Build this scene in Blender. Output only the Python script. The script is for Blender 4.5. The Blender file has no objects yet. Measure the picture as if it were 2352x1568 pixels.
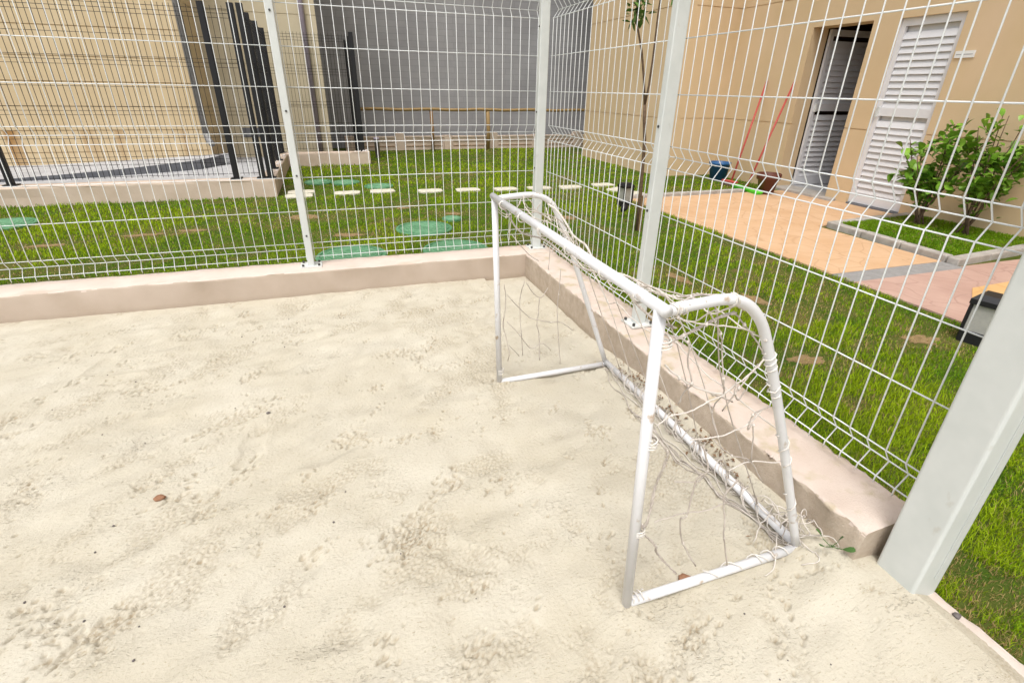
import bpy, math, random
import numpy as np
from mathutils import Vector, Matrix

random.seed(7)
rng = np.random.default_rng(11)
C = bpy.context.scene.collection

# ---------------------------------------------------------------- camera, sky, sun, exposure
cam_d = bpy.data.cameras.new('camera')
cam = bpy.data.objects.new('camera', cam_d)
C.objects.link(cam)
cam_d.sensor_width = 36.0
cam_d.lens = 36.0 * 1170.0 / 2352.0
cam_d.clip_start = 0.02
cam_d.clip_end = 500.0
PITCH, ROLL, YAW = math.radians(26.3), math.radians(1.04), math.radians(18.95)
fw = Vector((math.sin(YAW) * math.cos(PITCH), math.cos(YAW) * math.cos(PITCH), -math.sin(PITCH)))
rt0 = Vector((math.cos(YAW), -math.sin(YAW), 0.0))
up0 = rt0.cross(fw)
rt = rt0 * math.cos(ROLL) + up0 * math.sin(ROLL)
up = up0 * math.cos(ROLL) - rt0 * math.sin(ROLL)
CAM = Vector((-1.218, -3.288, 1.2))
cam.matrix_world = Matrix(((rt.x, up.x, -fw.x, CAM.x), (rt.y, up.y, -fw.y, CAM.y), (rt.z, up.z, -fw.z, CAM.z), (0, 0, 0, 1)))
bpy.context.scene.camera = cam

SUN_EL, SUN_AZ = math.radians(64), math.radians(214)      # azimuth clockwise from +Y, where the sun stands
world = bpy.data.worlds.new('World')
bpy.context.scene.world = world
world.use_nodes = True
wn, wl = world.node_tree.nodes, world.node_tree.links
wn.clear()
wo = wn.new('ShaderNodeOutputWorld'); wb = wn.new('ShaderNodeBackground')
ws = wn.new('ShaderNodeTexSky'); ws.sky_type = 'NISHITA'; ws.sun_disc = False
ws.sun_elevation = SUN_EL; ws.sun_rotation = SUN_AZ
ws.air_density = 1.0; ws.dust_density = 4.0; ws.ozone_density = 1.0
wh = wn.new('ShaderNodeHueSaturation'); wh.inputs['Saturation'].default_value = 0.28
wb.inputs['Strength'].default_value = 0.145
wl.new(ws.outputs[0], wh.inputs['Color']); wl.new(wh.outputs[0], wb.inputs['Color']); wl.new(wb.outputs[0], wo.inputs['Surface'])

sun_d = bpy.data.lights.new('sun', 'SUN')
sun_d.energy = 1.1; sun_d.angle = math.radians(22); sun_d.color = (1.0, 0.965, 0.91)
sun = bpy.data.objects.new('sun', sun_d); C.objects.link(sun)
sdir = Vector((math.sin(SUN_AZ) * math.cos(SUN_EL), math.cos(SUN_AZ) * math.cos(SUN_EL), math.sin(SUN_EL)))
sun.rotation_euler = sdir.to_track_quat('Z', 'Y').to_euler()
sun.location = sdir * 30

vs = bpy.context.scene.view_settings
vs.view_transform = 'Standard'; vs.look = 'None'; vs.gamma = 1.0; vs.use_curve_mapping = False
vs.exposure = 0.68

# ---------------------------------------------------------------- helpers
WL = {}          # world location of every object built here

class MB:
    def __init__(s): s.v = []; s.f = []
    def add(s, vs_, fs_):
        b = len(s.v); s.v += [tuple(p) for p in vs_]; s.f += [tuple(i + b for i in f) for f in fs_]; return s
    def box(s, x0, x1, y0, y1, z0, z1):
        return s.add([(x0,y0,z0),(x1,y0,z0),(x1,y1,z0),(x0,y1,z0),(x0,y0,z1),(x1,y0,z1),(x1,y1,z1),(x0,y1,z1)],
                     [(3,2,1,0),(4,5,6,7),(0,1,5,4),(1,2,6,5),(2,3,7,6),(3,0,4,7)])
    def prism(s, poly, z0, z1):
        n = len(poly)
        return s.add([(x,y,z0) for x,y in poly] + [(x,y,z1) for x,y in poly],
                     [tuple(range(n-1,-1,-1)), tuple(range(n,2*n))] + [(i,(i+1)%n,n+(i+1)%n,n+i) for i in range(n)])
    def rbox(s, x0, x1, y0, y1, z0, z1, r, k=3):
        poly = []
        for cx, cy, a0 in ((x1-r,y1-r,0),(x0+r,y1-r,90),(x0+r,y0+r,180),(x1-r,y0+r,270)):
            for i in range(k+1):
                a = math.radians(a0 + 90*i/k); poly.append((cx+r*math.cos(a), cy+r*math.sin(a)))
        return s.prism(poly, z0, z1)
    def tube(s, pts, r, n=6, cap=True):
        pts = [Vector(p) for p in pts]; m = len(pts)
        rr = r if hasattr(r, '__len__') else [r]*m
        t = (pts[1]-pts[0]).normalized()
        a = t.orthogonal().normalized()
        b0 = len(s.v)
        for i in range(m):
            if i == 0: t = pts[1]-pts[0]
            elif i == m-1: t = pts[-1]-pts[-2]
            else: t = pts[i+1]-pts[i-1]
            if t.length < 1e-9: t = Vector((0,0,1))
            t.normalize(); a = (a - t*a.dot(t))
            if a.length < 1e-6: a = t.orthogonal()
            a.normalize(); b = t.cross(a)
            for k in range(n):
                q = 2*math.pi*k/n; p = pts[i] + (a*math.cos(q)+b*math.sin(q))*rr[i]
                s.v.append((p.x,p.y,p.z))
        for i in range(m-1):
            for k in range(n):
                s.f.append((b0+i*n+k, b0+i*n+(k+1)%n, b0+(i+1)*n+(k+1)%n, b0+(i+1)*n+k))
        if cap:
            s.f.append(tuple(b0+k for k in range(n-1,-1,-1))); s.f.append(tuple(b0+(m-1)*n+k for k in range(n)))
        return s
    def lathe(s, prof, cx, cy, n=20):
        b0 = len(s.v)
        for r, z in prof:
            for k in range(n):
                q = 2*math.pi*k/n; s.v.append((cx+r*math.cos(q), cy+r*math.sin(q), z))
        for i in range(len(prof)-1):
            for k in range(n):
                s.f.append((b0+i*n+k, b0+i*n+(k+1)%n, b0+(i+1)*n+(k+1)%n, b0+(i+1)*n+k))
        s.f.append(tuple(b0+k for k in range(n-1,-1,-1)))
        s.f.append(tuple(b0+(len(prof)-1)*n+k for k in range(n)))
        return s

def link(o, parent=None, loc=(0,0,0)):
    C.objects.link(o); loc = Vector(loc)
    if parent is not None:
        o.parent = parent; o.location = loc - WL[parent.name]
    else: o.location = loc
    WL[o.name] = loc
    return o

def tag(o, label=None, cat=None, group=None, kind=None):
    if label: o['label'] = label
    if cat: o['category'] = cat
    if group: o['group'] = group
    if kind: o['kind'] = kind
    return o

def thing(name, loc, label, cat, group=None):
    o = bpy.data.objects.new(name, None); o.empty_display_size = 0.1
    link(o, None, loc); return tag(o, label, cat, group)

def obj(name, mb, mat, parent=None, smooth=False, bevel=0.0, origin=None):
    v = np.array(mb.v, dtype=float)
    if origin is None:
        lo, hi = v.min(0), v.max(0); origin = ((lo[0]+hi[0])/2, (lo[1]+hi[1])/2, lo[2])
    v = v - np.array(origin)
    me = bpy.data.meshes.new(name)
    me.from_pydata(v.tolist(), [], mb.f); me.update()
    if smooth: me.polygons.foreach_set('use_smooth', [True]*len(me.polygons))
    me.materials.append(mat)
    o = bpy.data.objects.new(name, me); link(o, parent, origin)
    if bevel:
        m = o.modifiers.new('edge', 'BEVEL'); m.width = bevel; m.segments = 2; m.limit_method = 'ANGLE'
    return o

def dup(src, parent, loc, rot=None, scale=None, name=None):
    o = bpy.data.objects.new(name or src.name.split('.')[0], src.data); link(o, parent, loc)
    if rot is not None: o.rotation_euler = rot
    if scale is not None: o.scale = (scale,)*3 if not hasattr(scale, '__len__') else scale
    for m in src.modifiers:
        n = o.modifiers.new(m.name, m.type)
        if m.type == 'BEVEL': n.width = m.width; n.segments = m.segments; n.limit_method = m.limit_method
    return o

def big_mesh(name, co, faces_flat, loop_start, mat, smooth=True, parent=None):
    me = bpy.data.meshes.new(name)
    me.vertices.add(len(co)); me.vertices.foreach_set('co', np.ascontiguousarray(co, dtype=np.float32).ravel())
    me.loops.add(len(faces_flat)); me.loops.foreach_set('vertex_index', np.ascontiguousarray(faces_flat, dtype=np.int32))
    me.polygons.add(len(loop_start)); me.polygons.foreach_set('loop_start', np.ascontiguousarray(loop_start, dtype=np.int32))
    me.update(calc_edges=True); me.validate()
    me.polygons.foreach_set('use_smooth', np.full(len(me.polygons), smooth))
    me.materials.append(mat)
    o = bpy.data.objects.new(name, me); link(o, parent, (0,0,0) if parent is None else WL[parent.name])
    return o

# ---------------------------------------------------------------- materials
def mat(name, col, rough=0.7, col2=None, nscale=6.0, ndetail=6.0, bump=0.0, bscale=40.0, metal=0.0, spec=0.4,
        stretch=None, ramp=(0.35, 0.65), bdist=0.01, spots=None):
    m = bpy.data.materials.new(name); m.use_nodes = True
    nt = m.node_tree; N, L = nt.nodes, nt.links
    p = N['Principled BSDF']
    p.inputs['Roughness'].default_value = rough; p.inputs['Metallic'].default_value = metal
    p.inputs['Specular IOR Level'].default_value = spec
    tc = N.new('ShaderNodeTexCoord'); geo = N.new('ShaderNodeNewGeometry')
    src = geo.outputs['Position']
    if stretch:
        mp = N.new('ShaderNodeMapping'); mp.inputs['Scale'].default_value = stretch
        L.new(src, mp.inputs['Vector']); srcm = mp.outputs[0]
    else: srcm = src
    colout = None
    if col2 is not None:
        n = N.new('ShaderNodeTexNoise'); n.inputs['Scale'].default_value = nscale; n.inputs['Detail'].default_value = ndetail
        n.inputs['Roughness'].default_value = 0.62
        L.new(srcm, n.inputs['Vector'])
        r = N.new('ShaderNodeValToRGB'); r.color_ramp.elements[0].position = ramp[0]; r.color_ramp.elements[1].position = ramp[1]
        r.color_ramp.elements[0].color = (*col, 1); r.color_ramp.elements[1].color = (*col2, 1)
        L.new(n.outputs['Fac'], r.inputs['Fac']); colout = r.outputs['Color']
    if spots:
        scol, sscale, lo, hi, sstretch = spots
        n2 = N.new('ShaderNodeTexNoise'); n2.inputs['Scale'].default_value = sscale; n2.inputs['Detail'].default_value = 5
        mp2 = N.new('ShaderNodeMapping'); mp2.inputs['Scale'].default_value = sstretch
        L.new(src, mp2.inputs['Vector']); L.new(mp2.outputs[0], n2.inputs['Vector'])
        mr = N.new('ShaderNodeMapRange'); mr.inputs['From Min'].default_value = lo; mr.inputs['From Max'].default_value = hi
        L.new(n2.outputs['Fac'], mr.inputs['Value'])
        mx = N.new('ShaderNodeMix'); mx.data_type = 'RGBA'
        L.new(mr.outputs[0], mx.inputs['Factor'])
        if colout: L.new(colout, mx.inputs['A'])
        else: mx.inputs['A'].default_value = (*col, 1)
        mx.inputs['B'].default_value = (*scol, 1); colout = mx.outputs['Result']
    if colout: L.new(colout, p.inputs['Base Color'])
    else: p.inputs['Base Color'].default_value = (*col, 1)
    if bump:
        b = N.new('ShaderNodeTexNoise'); b.inputs['Scale'].default_value = bscale; b.inputs['Detail'].default_value = 8
        b.inputs['Roughness'].default_value = 0.65
        L.new(srcm, b.inputs['Vector'])
        bn = N.new('ShaderNodeBump'); bn.inputs['Strength'].default_value = bump; bn.inputs['Distance'].default_value = bdist
        L.new(b.outputs['Fac'], bn.inputs['Height']); L.new(bn.outputs[0], p.inputs['Normal'])
    return m

def vcol_mat(name, attr, rough=0.6, spec=0.3, trans=0.0):
    m = bpy.data.materials.new(name); m.use_nodes = True
    N, L = m.node_tree.nodes, m.node_tree.links
    p = N['Principled BSDF']; p.inputs['Roughness'].default_value = rough; p.inputs['Specular IOR Level'].default_value = spec
    a = N.new('ShaderNodeAttribute'); a.attribute_name = attr
    L.new(a.outputs['Color'], p.inputs['Base Color'])
    if trans:
        t = N.new('ShaderNodeBsdfTranslucent'); L.new(a.outputs['Color'], t.inputs['Color'])
        mx = N.new('ShaderNodeMixShader'); mx.inputs[0].default_value = trans
        L.new(p.outputs[0], mx.inputs[1]); L.new(t.outputs[0], mx.inputs[2])
        L.new(mx.outputs[0], N['Material Output'].inputs['Surface'])
    return m

M = {}
M['sand'] = mat('sand', (0.485,0.44,0.345), 0.95, (0.535,0.495,0.405), 3.0, 8, 0.5, 210, spec=0.1, bdist=0.004,
                spots=((0.36,0.31,0.225), 95.0, 0.60, 0.75, (1,2.0,1)))
_N, _L = M['sand'].node_tree.nodes, M['sand'].node_tree.links; _p = _N['Principled BSDF']
_g = _N.new('ShaderNodeNewGeometry'); _mp = _N.new('ShaderNodeMapping'); _mp.inputs['Scale'].default_value = (1,1.9,1); _mp.inputs['Rotation'].default_value = (0,0,0.5)
_n = _N.new('ShaderNodeTexNoise'); _n.inputs['Scale'].default_value = 85; _n.inputs['Detail'].default_value = 3
_L.new(_g.outputs['Position'], _mp.inputs['Vector']); _L.new(_mp.outputs[0], _n.inputs['Vector'])
_r = _N.new('ShaderNodeMapRange'); _r.inputs['From Min'].default_value = 0.54; _r.inputs['From Max'].default_value = 0.78; _r.inputs['To Min'].default_value = 1; _r.inputs['To Max'].default_value = 0
_L.new(_n.outputs['Fac'], _r.inputs['Value'])
_b = _N.new('ShaderNodeBump'); _b.inputs['Strength'].default_value = 0.7; _b.inputs['Distance'].default_value = 0.006
_n3 = _N.new('ShaderNodeTexNoise'); _n3.inputs['Scale'].default_value = 4.5; _n3.inputs['Detail'].default_value = 4; _L.new(_mp.outputs[0], _n3.inputs['Vector'])
_r3 = _N.new('ShaderNodeMapRange'); _r3.inputs['From Min'].default_value = 0.42; _r3.inputs['From Max'].default_value = 0.66; _r3.inputs['To Min'].default_value = 0.2; _r3.inputs['To Max'].default_value = 0.7
_L.new(_n3.outputs['Fac'], _r3.inputs['Value']); _L.new(_r3.outputs[0], _b.inputs['Strength'])
_L.new(_r.outputs[0], _b.inputs['Height']); _L.new(_p.inputs['Normal'].links[0].from_socket, _b.inputs['Normal']); _L.new(_b.outputs[0], _p.inputs['Normal'])
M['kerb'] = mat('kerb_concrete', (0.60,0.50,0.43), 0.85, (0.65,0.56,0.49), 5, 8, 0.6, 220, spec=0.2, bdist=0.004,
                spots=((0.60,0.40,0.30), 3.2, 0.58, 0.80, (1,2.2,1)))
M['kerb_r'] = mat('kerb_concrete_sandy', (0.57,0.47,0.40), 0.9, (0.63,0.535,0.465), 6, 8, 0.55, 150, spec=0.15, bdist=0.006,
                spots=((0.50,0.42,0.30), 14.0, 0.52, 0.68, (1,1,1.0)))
M['kerb_side_shade'] = mat('kerb_side_shaded', (0.46,0.375,0.30), 0.9, (0.51,0.425,0.35), 4, 8, 0.5, 200, spec=0.15, bdist=0.004)  # kerb colour darkened for the side faces, shade painted in
M['slab'] = mat('threshold_concrete', (0.52,0.44,0.38), 0.9, (0.62,0.55,0.49), 7, 7, 0.4, 140, spec=0.2, bdist=0.004)
M['white'] = mat('white_coated_steel', (0.56,0.59,0.57), 0.42, (0.61,0.635,0.615), 9, 3, 0.05, 60, spec=0.45,
                 spots=((0.47,0.46,0.41), 24.0, 0.66, 0.80, (1,1,0.5)))
M['wire'] = mat('white_coated_wire', (0.71,0.735,0.735), 0.4, spec=0.5)
M['plate'] = mat('galvanised_plate', (0.58,0.60,0.57), 0.5, (0.70,0.71,0.69), 40, 3, metal=0.1)
M['bolt'] = mat('dark_steel_bolt', (0.09,0.09,0.085), 0.5, metal=0.6)
M['goal'] = mat('white_goal_paint', (0.69,0.69,0.70), 0.4, (0.64,0.64,0.645), 14, 5, 0.08, 70, spec=0.5,
                spots=((0.42,0.33,0.24), 26.0, 0.64, 0.74, (1,1,1)))
M['cord'] = mat('net_cord', (0.41,0.36,0.315), 0.9, (0.56,0.505,0.45), 25, 4, 0.5, 500, spec=0.1, bdist=0.002)
M['cord_w'] = mat('net_cord_clean', (0.56,0.51,0.455), 0.9, (0.70,0.65,0.595), 25, 4, 0.5, 500, spec=0.1, bdist=0.002)
M['soil'] = mat('lawn_soil', (0.05,0.09,0.012), 0.95, (0.115,0.115,0.03), 3.0, 8, 0.6, 90, spec=0.05,
                spots=((0.22,0.14,0.075), 1.7, 0.63, 0.74, (1,1,1)))
M['dirt'] = mat('dirt', (0.16,0.12,0.08), 0.95, (0.22,0.17,0.12), 3)
M['wall_b'] = mat('tan_stucco', (0.62,0.465,0.28), 0.85, (0.66,0.50,0.315), 1.6, 8, 0.25, 130, spec=0.2, bdist=0.004,
                  spots=((0.70,0.53,0.36), 1.1, 0.56, 0.78, (1,1,0.6)))
M['wall_y'] = mat('yellow_stucco', (0.55,0.43,0.26), 0.85, (0.60,0.48,0.305), 1.5, 8, 0.25, 130, spec=0.2, bdist=0.004)
M['wall_c'] = mat('cream_stucco', (0.52,0.45,0.31), 0.85, (0.57,0.50,0.36), 1.5, 8, 0.25, 130, spec=0.2, bdist=0.004)
M['lowwall'] = mat('low_wall_plaster', (0.53,0.42,0.33), 0.85, (0.60,0.49,0.40), 4, 7, 0.3, 100, spec=0.2, bdist=0.004)
M['concrete'] = mat('grey_concrete', (0.34,0.34,0.345), 0.85, (0.46,0.46,0.47), 5, 7, 0.3, 90, spec=0.2)
M['concrete_d'] = mat('dark_render', (0.13,0.135,0.15), 0.85, (0.17,0.175,0.19), 5, 7, 0.3, 90, spec=0.2)
M['stepstone'] = mat('cream_step_stone', (0.55,0.51,0.40), 0.9, (0.63,0.60,0.49), 12, 6, 0.4, 90)
M['kerbstone'] = mat('grey_kerb_stone', (0.34,0.315,0.285), 0.9, (0.46,0.43,0.39), 12, 7, 0.5, 110)
M['black'] = mat('black_coated_steel', (0.012,0.012,0.014), 0.5, spec=0.4)
M['green'] = mat('green_plastic_cover', (0.06,0.19,0.085), 0.6, (0.12,0.28,0.15), 18, 5, spec=0.4)
M['bamboo'] = mat('bamboo_pole', (0.24,0.15,0.055), 0.6, (0.32,0.215,0.085), 14, 5, stretch=(1,8,8))
M['bamboo_d'] = mat('brown_timber_post', (0.20,0.11,0.045), 0.75, (0.28,0.165,0.07), 14, 5)
M['door'] = mat('white_aluminium', (0.74,0.74,0.76), 0.4, (0.70,0.70,0.72), 3, 3, spec=0.5)
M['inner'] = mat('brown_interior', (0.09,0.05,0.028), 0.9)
M['plate_w'] = mat('white_sign_plastic', (0.78,0.78,0.77), 0.4)
M['plate_g'] = mat('grey_print', (0.30,0.31,0.32), 0.5)
M['blue'] = mat('blue_plastic', (0.015,0.10,0.26), 0.45, spec=0.5)
M['brownp'] = mat('brown_plastic', (0.115,0.035,0.02), 0.5, spec=0.4)
M['redp'] = mat('red_handle', (0.50,0.085,0.07), 0.5)
M['limep'] = mat('lime_plastic', (0.10,0.62,0.03), 0.45)
M['stem'] = mat('brown_bark', (0.10,0.062,0.035), 0.9, (0.17,0.115,0.075), 30, 6, 0.5, 120)
M['stake'] = mat('stake_wood', (0.17,0.105,0.045), 0.9, (0.22,0.14,0.065), 20, 6)
M['pipe_p'] = mat('mauve_pipe', (0.30,0.26,0.31), 0.5, (0.35,0.30,0.36), 8, 4)
M['pipe_g'] = mat('grey_downpipe', (0.20,0.195,0.19), 0.5, (0.25,0.245,0.24), 8, 4)
M['frost'] = mat('frosted_pane', (0.36,0.35,0.33), 0.3, (0.42,0.41,0.38), 30, 3, spec=0.5)
M['stone_d'] = mat('brown_pebble', (0.24,0.115,0.06), 0.8, (0.32,0.17,0.10), 60, 4)
M['stone_g'] = mat('grey_pebble', (0.10,0.085,0.08), 0.8, (0.16,0.14,0.135), 60, 4)
M['leaf_dry'] = mat('dry_leaf', (0.24,0.145,0.075), 0.8, (0.16,0.09,0.05), 40, 4)
M['weed'] = mat('weed_leaf', (0.05,0.12,0.03), 0.6, (0.08,0.17,0.04), 30, 4)
M['shrub'] = mat('shrub_leaf', (0.085,0.22,0.012), 0.42, (0.24,0.43,0.04), 9, 4, spec=0.5)
M['treeleaf'] = mat('tree_leaf', (0.07,0.15,0.02), 0.45, (0.14,0.25,0.05), 9, 4, spec=0.5)
M['lash'] = mat('pale_lashing', (0.62,0.58,0.53), 0.9, (0.72,0.69,0.64), 30, 4)
M['rib'] = mat('pale_green_rib', (0.11,0.27,0.14), 0.6, (0.19,0.37,0.22), 18, 5)
M['earth'] = mat('bare_earth', (0.20,0.14,0.06), 0.95, (0.30,0.20,0.10), 25, 7, 0.6, 90)
M['grass'] = vcol_mat('grass_blade', 'tint', 0.55, 0.25, 0.35)

def paving_mat(name, c1, c2, c3):
    m = mat(name, c1, 0.75, c2, 2.2, 8, spec=0.25)
    N, L = m.node_tree.nodes, m.node_tree.links; p = N['Principled BSDF']
    geo = N.new('ShaderNodeNewGeometry')
    n = N.new('ShaderNodeTexNoise'); n.inputs['Scale'].default_value = 2.0; L.new(geo.outputs['Position'], n.inputs['Vector'])
    vm = N.new('ShaderNodeVectorMath'); vm.operation = 'MULTIPLY_ADD'
    vm.inputs[1].default_value = (0.35,0.35,0); L.new(n.outputs['Color'], vm.inputs[0]); L.new(geo.outputs['Position'], vm.inputs[2])
    v = N.new('ShaderNodeTexVoronoi'); v.feature = 'DISTANCE_TO_EDGE'; v.inputs['Scale'].default_value = 3.6
    L.new(vm.outputs[0], v.inputs['Vector'])
    mr = N.new('ShaderNodeMapRange'); mr.inputs['From Min'].default_value = 0.0; mr.inputs['From Max'].default_value = 0.035
    L.new(v.outputs['Distance'], mr.inputs['Value'])
    mx = N.new('ShaderNodeMix'); mx.data_type = 'RGBA'
    old = p.inputs['Base Color'].links[0].from_socket
    L.new(mr.outputs[0], mx.inputs['Factor']); mx.inputs['A'].default_value = (*c3, 1); L.new(old, mx.inputs['B'])
    L.new(mx.outputs['Result'], p.inputs['Base Color'])
    b = N.new('ShaderNodeBump'); b.inputs['Strength'].default_value = 0.3; b.inputs['Distance'].default_value = 0.005
    L.new(mr.outputs[0], b.inputs['Height']); L.new(b.outputs[0], p.inputs['Normal'])
    return m
M['pave_o'] = paving_mat('orange_stamped_paving', (0.55,0.345,0.195), (0.61,0.415,0.26), (0.50,0.315,0.18))
M['pave_p'] = paving_mat('pink_stamped_paving', (0.42,0.27,0.22), (0.50,0.34,0.28), (0.39,0.25,0.205))
M['pave_y'] = paving_mat('yellow_stamped_paving', (0.60,0.36,0.15), (0.66,0.42,0.20), (0.54,0.32,0.135))

def block_mat():
    m = mat('grey_block_wall', (0.27,0.265,0.27), 0.9, (0.33,0.325,0.33), 1.2, 8, spec=0.15)
    N, L = m.node_tree.nodes, m.node_tree.links; p = N['Principled BSDF']
    geo = N.new('ShaderNodeNewGeometry'); sx = N.new('ShaderNodeSeparateXYZ'); cx = N.new('ShaderNodeCombineXYZ')
    L.new(geo.outputs['Position'], sx.inputs[0]); L.new(sx.outputs['X'], cx.inputs['X']); L.new(sx.outputs['Z'], cx.inputs['Y'])
    b = N.new('ShaderNodeTexBrick'); b.inputs['Scale'].default_value = 1.0
    b.inputs['Brick Width'].default_value = 0.39; b.inputs['Row Height'].default_value = 0.115; b.inputs['Mortar Size'].default_value = 0.006
    b.inputs['Mortar Smooth'].default_value = 0.3
    b.inputs['Color1'].default_value = (1,1,1,1); b.inputs['Color2'].default_value = (0.93,0.93,0.935,1); b.inputs['Mortar'].default_value = (0.84,0.84,0.85,1)
    L.new(cx.outputs[0], b.inputs['Vector'])
    mx = N.new('ShaderNodeMix'); mx.data_type = 'RGBA'; mx.blend_type = 'MULTIPLY'; mx.inputs['Factor'].default_value = 1
    old = p.inputs['Base Color'].links[0].from_socket
    L.new(old, mx.inputs['A']); L.new(b.outputs['Color'], mx.inputs['B']); L.new(mx.outputs['Result'], p.inputs['Base Color'])
    bn = N.new('ShaderNodeBump'); bn.inputs['Strength'].default_value = 0.3; bn.inputs['Distance'].default_value = 0.004; bn.invert = True
    L.new(b.outputs['Fac'], bn.inputs['Height']); L.new(bn.outputs[0], p.inputs['Normal'])
    return m
M['block'] = block_mat()

def stained(base):
    # brown run-down streaks with their own ragged shapes on the lower wall
    m = base.copy(); m.name = base.name + '_stained'
    N, L = m.node_tree.nodes, m.node_tree.links; p = N['Principled BSDF']
    geo = N.new('ShaderNodeNewGeometry'); mp = N.new('ShaderNodeMapping'); mp.inputs['Scale'].default_value = (3.0, 3.0, 0.22)
    L.new(geo.outputs['Position'], mp.inputs['Vector'])
    n = N.new('ShaderNodeTexNoise'); n.inputs['Scale'].default_value = 1.6; n.inputs['Detail'].default_value = 6; L.new(mp.outputs[0], n.inputs['Vector'])
    mr = N.new('ShaderNodeMapRange'); mr.inputs['From Min'].default_value = 0.57; mr.inputs['From Max'].default_value = 0.72
    L.new(n.outputs['Fac'], mr.inputs['Value'])
    mx = N.new('ShaderNodeMix'); mx.data_type = 'RGBA'
    old = p.inputs['Base Color'].links[0].from_socket
    L.new(mr.outputs[0], mx.inputs['Factor']); L.new(old, mx.inputs['A']); mx.inputs['B'].default_value = (0.34,0.19,0.07,1)
    L.new(mx.outputs['Result'], p.inputs['Base Color'])
    return m
M['wall_ys'] = stained(M['wall_y'])

# ---------------------------------------------------------------- the setting
g = MB(); g.add([(-150,-150,-0.10),(150,-150,-0.10),(150,150,-0.10),(-150,150,-0.10)], [(0,1,2,3)])
tag(obj('ground', g, M['dirt'], origin=(0,0,0)), kind='structure')
g = MB()
g.add([(0.16,-40,0),(40,-40,0),(40,0.16,0),(0.16,0.16,0)], [(0,1,2,3)])
g.add([(-40,0.16,0),(40,0.16,0),(40,40,0),(-40,40,0)], [(0,1,2,3)])
tag(obj('lawn', g, M['soil'], origin=(0,0,0)), kind='structure')

# ---- sand: one displaced sheet
NT, SZ = 2048, 4.2
fx = np.fft.fftfreq(NT, SZ/NT)
KX, KY = np.meshgrid(fx, fx, indexing='ij'); KR = np.hypot(KX, KY)
def band(lo, hi, seed, aniso=None, pw=1.0):
    r = np.random.default_rng(seed).standard_normal((NT, NT))
    k = KR
    if aniso:
        a, ratio = aniso; ca, sa = math.cos(a), math.sin(a)
        k = np.hypot((KX*ca+KY*sa)*ratio, (-KX*sa+KY*ca))
    w = np.where((k > lo) & (k < hi), 1.0/np.maximum(k, 1e-6)**pw, 0.0)
    f = np.fft.ifft2(np.fft.fft2(r)*w).real
    return f/f.std()
und = band(0.5, 3.0, 1, (0.5, 1.6), 1.2)
mid = band(3.0, 14, 2, (0.6, 1.7), 1.2)
lump = band(55, 150, 3, (0.5, 2.4), 0.3)
fine = band(40, 200, 4, None, 0.6)
mask = np.clip((band(0.8, 7.0, 5, (0.7, 1.8), 1.0) + 0.35*band(6, 20, 6) - 0.45)/0.9, 0, 1)
mask2 = np.clip((band(1.6, 10.0, 8, (0.6, 1.6), 0.8) + 0.75*band(12, 60, 9, (0.6, 1.5), 0.5) - 1.75)/0.7, 0, 1)
lum = np.where(lump > 0, lump**1.25, -np.abs(lump)**1.1)
h = 0.0058*und + 0.0032*mid + (0.0018*lum)*mask - 0.0052*np.clip(lump-0.6,0,3)*mask + 0.0022*mask2*lum - 0.0060*np.clip(lump-0.5,0,3)*mask2 - 0.007*mask2 - 0.0025*mask + 0.0005*fine + 0.0009*fine*mask + 0.0008*np.clip(lump-1.0,0,3)*np.clip(mask+0.1,0,1) - 0.0026*np.clip(-lump-1.6,0,3)*np.clip(mask+0.4,0,1)
# footprints: shallow ovals with a pushed-up rim
gx = (np.arange(NT)+0.5)*SZ/NT
frng = np.random.default_rng(21)
for i in range(60):
    cx, cy = frng.uniform(0.2, SZ-0.2, 2); a = frng.normal(0.7, 0.7); L_, W_ = frng.uniform(0.09, 0.14), frng.uniform(0.04, 0.055); d = frng.uniform(0.003, 0.009)
    i0, i1 = int((cx-0.2)/SZ*NT), int((cx+0.2)/SZ*NT); j0, j1 = int((cy-0.2)/SZ*NT), int((cy+0.2)/SZ*NT)
    X_, Y_ = np.meshgrid(gx[i0:i1]-cx, gx[j0:j1]-cy, indexing='ij')
    p_ = (X_*math.cos(a)+Y_*math.sin(a))/L_; q_ = (-X_*math.sin(a)+Y_*math.cos(a))/W_
    w_ = 0.16*mid[i0:i1, j0:j1]
    r_ = np.hypot(p_, q_) + w_
    h[i0:i1, j0:j1] += -d*np.clip(1.1-r_**2, 0, 1)**0.8 + 0.35*d*np.exp(-((r_-1.25)/0.35)**2)
def sample_h(x, y):
    u_ = np.mod((x+3.8)/SZ, 1.0)*NT; v_ = np.mod((y+3.8)/SZ, 1.0)*NT
    i = np.floor(u_).astype(int) % NT; j = np.floor(v_).astype(int) % NT; fu, fv = u_-np.floor(u_), v_-np.floor(v_)
    i2, j2 = (i+1) % NT, (j+1) % NT
    return (h[i,j]*(1-fu)*(1-fv)+h[i2,j]*fu*(1-fv)+h[i,j2]*(1-fu)*fv+h[i2,j2]*fu*fv)
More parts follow.
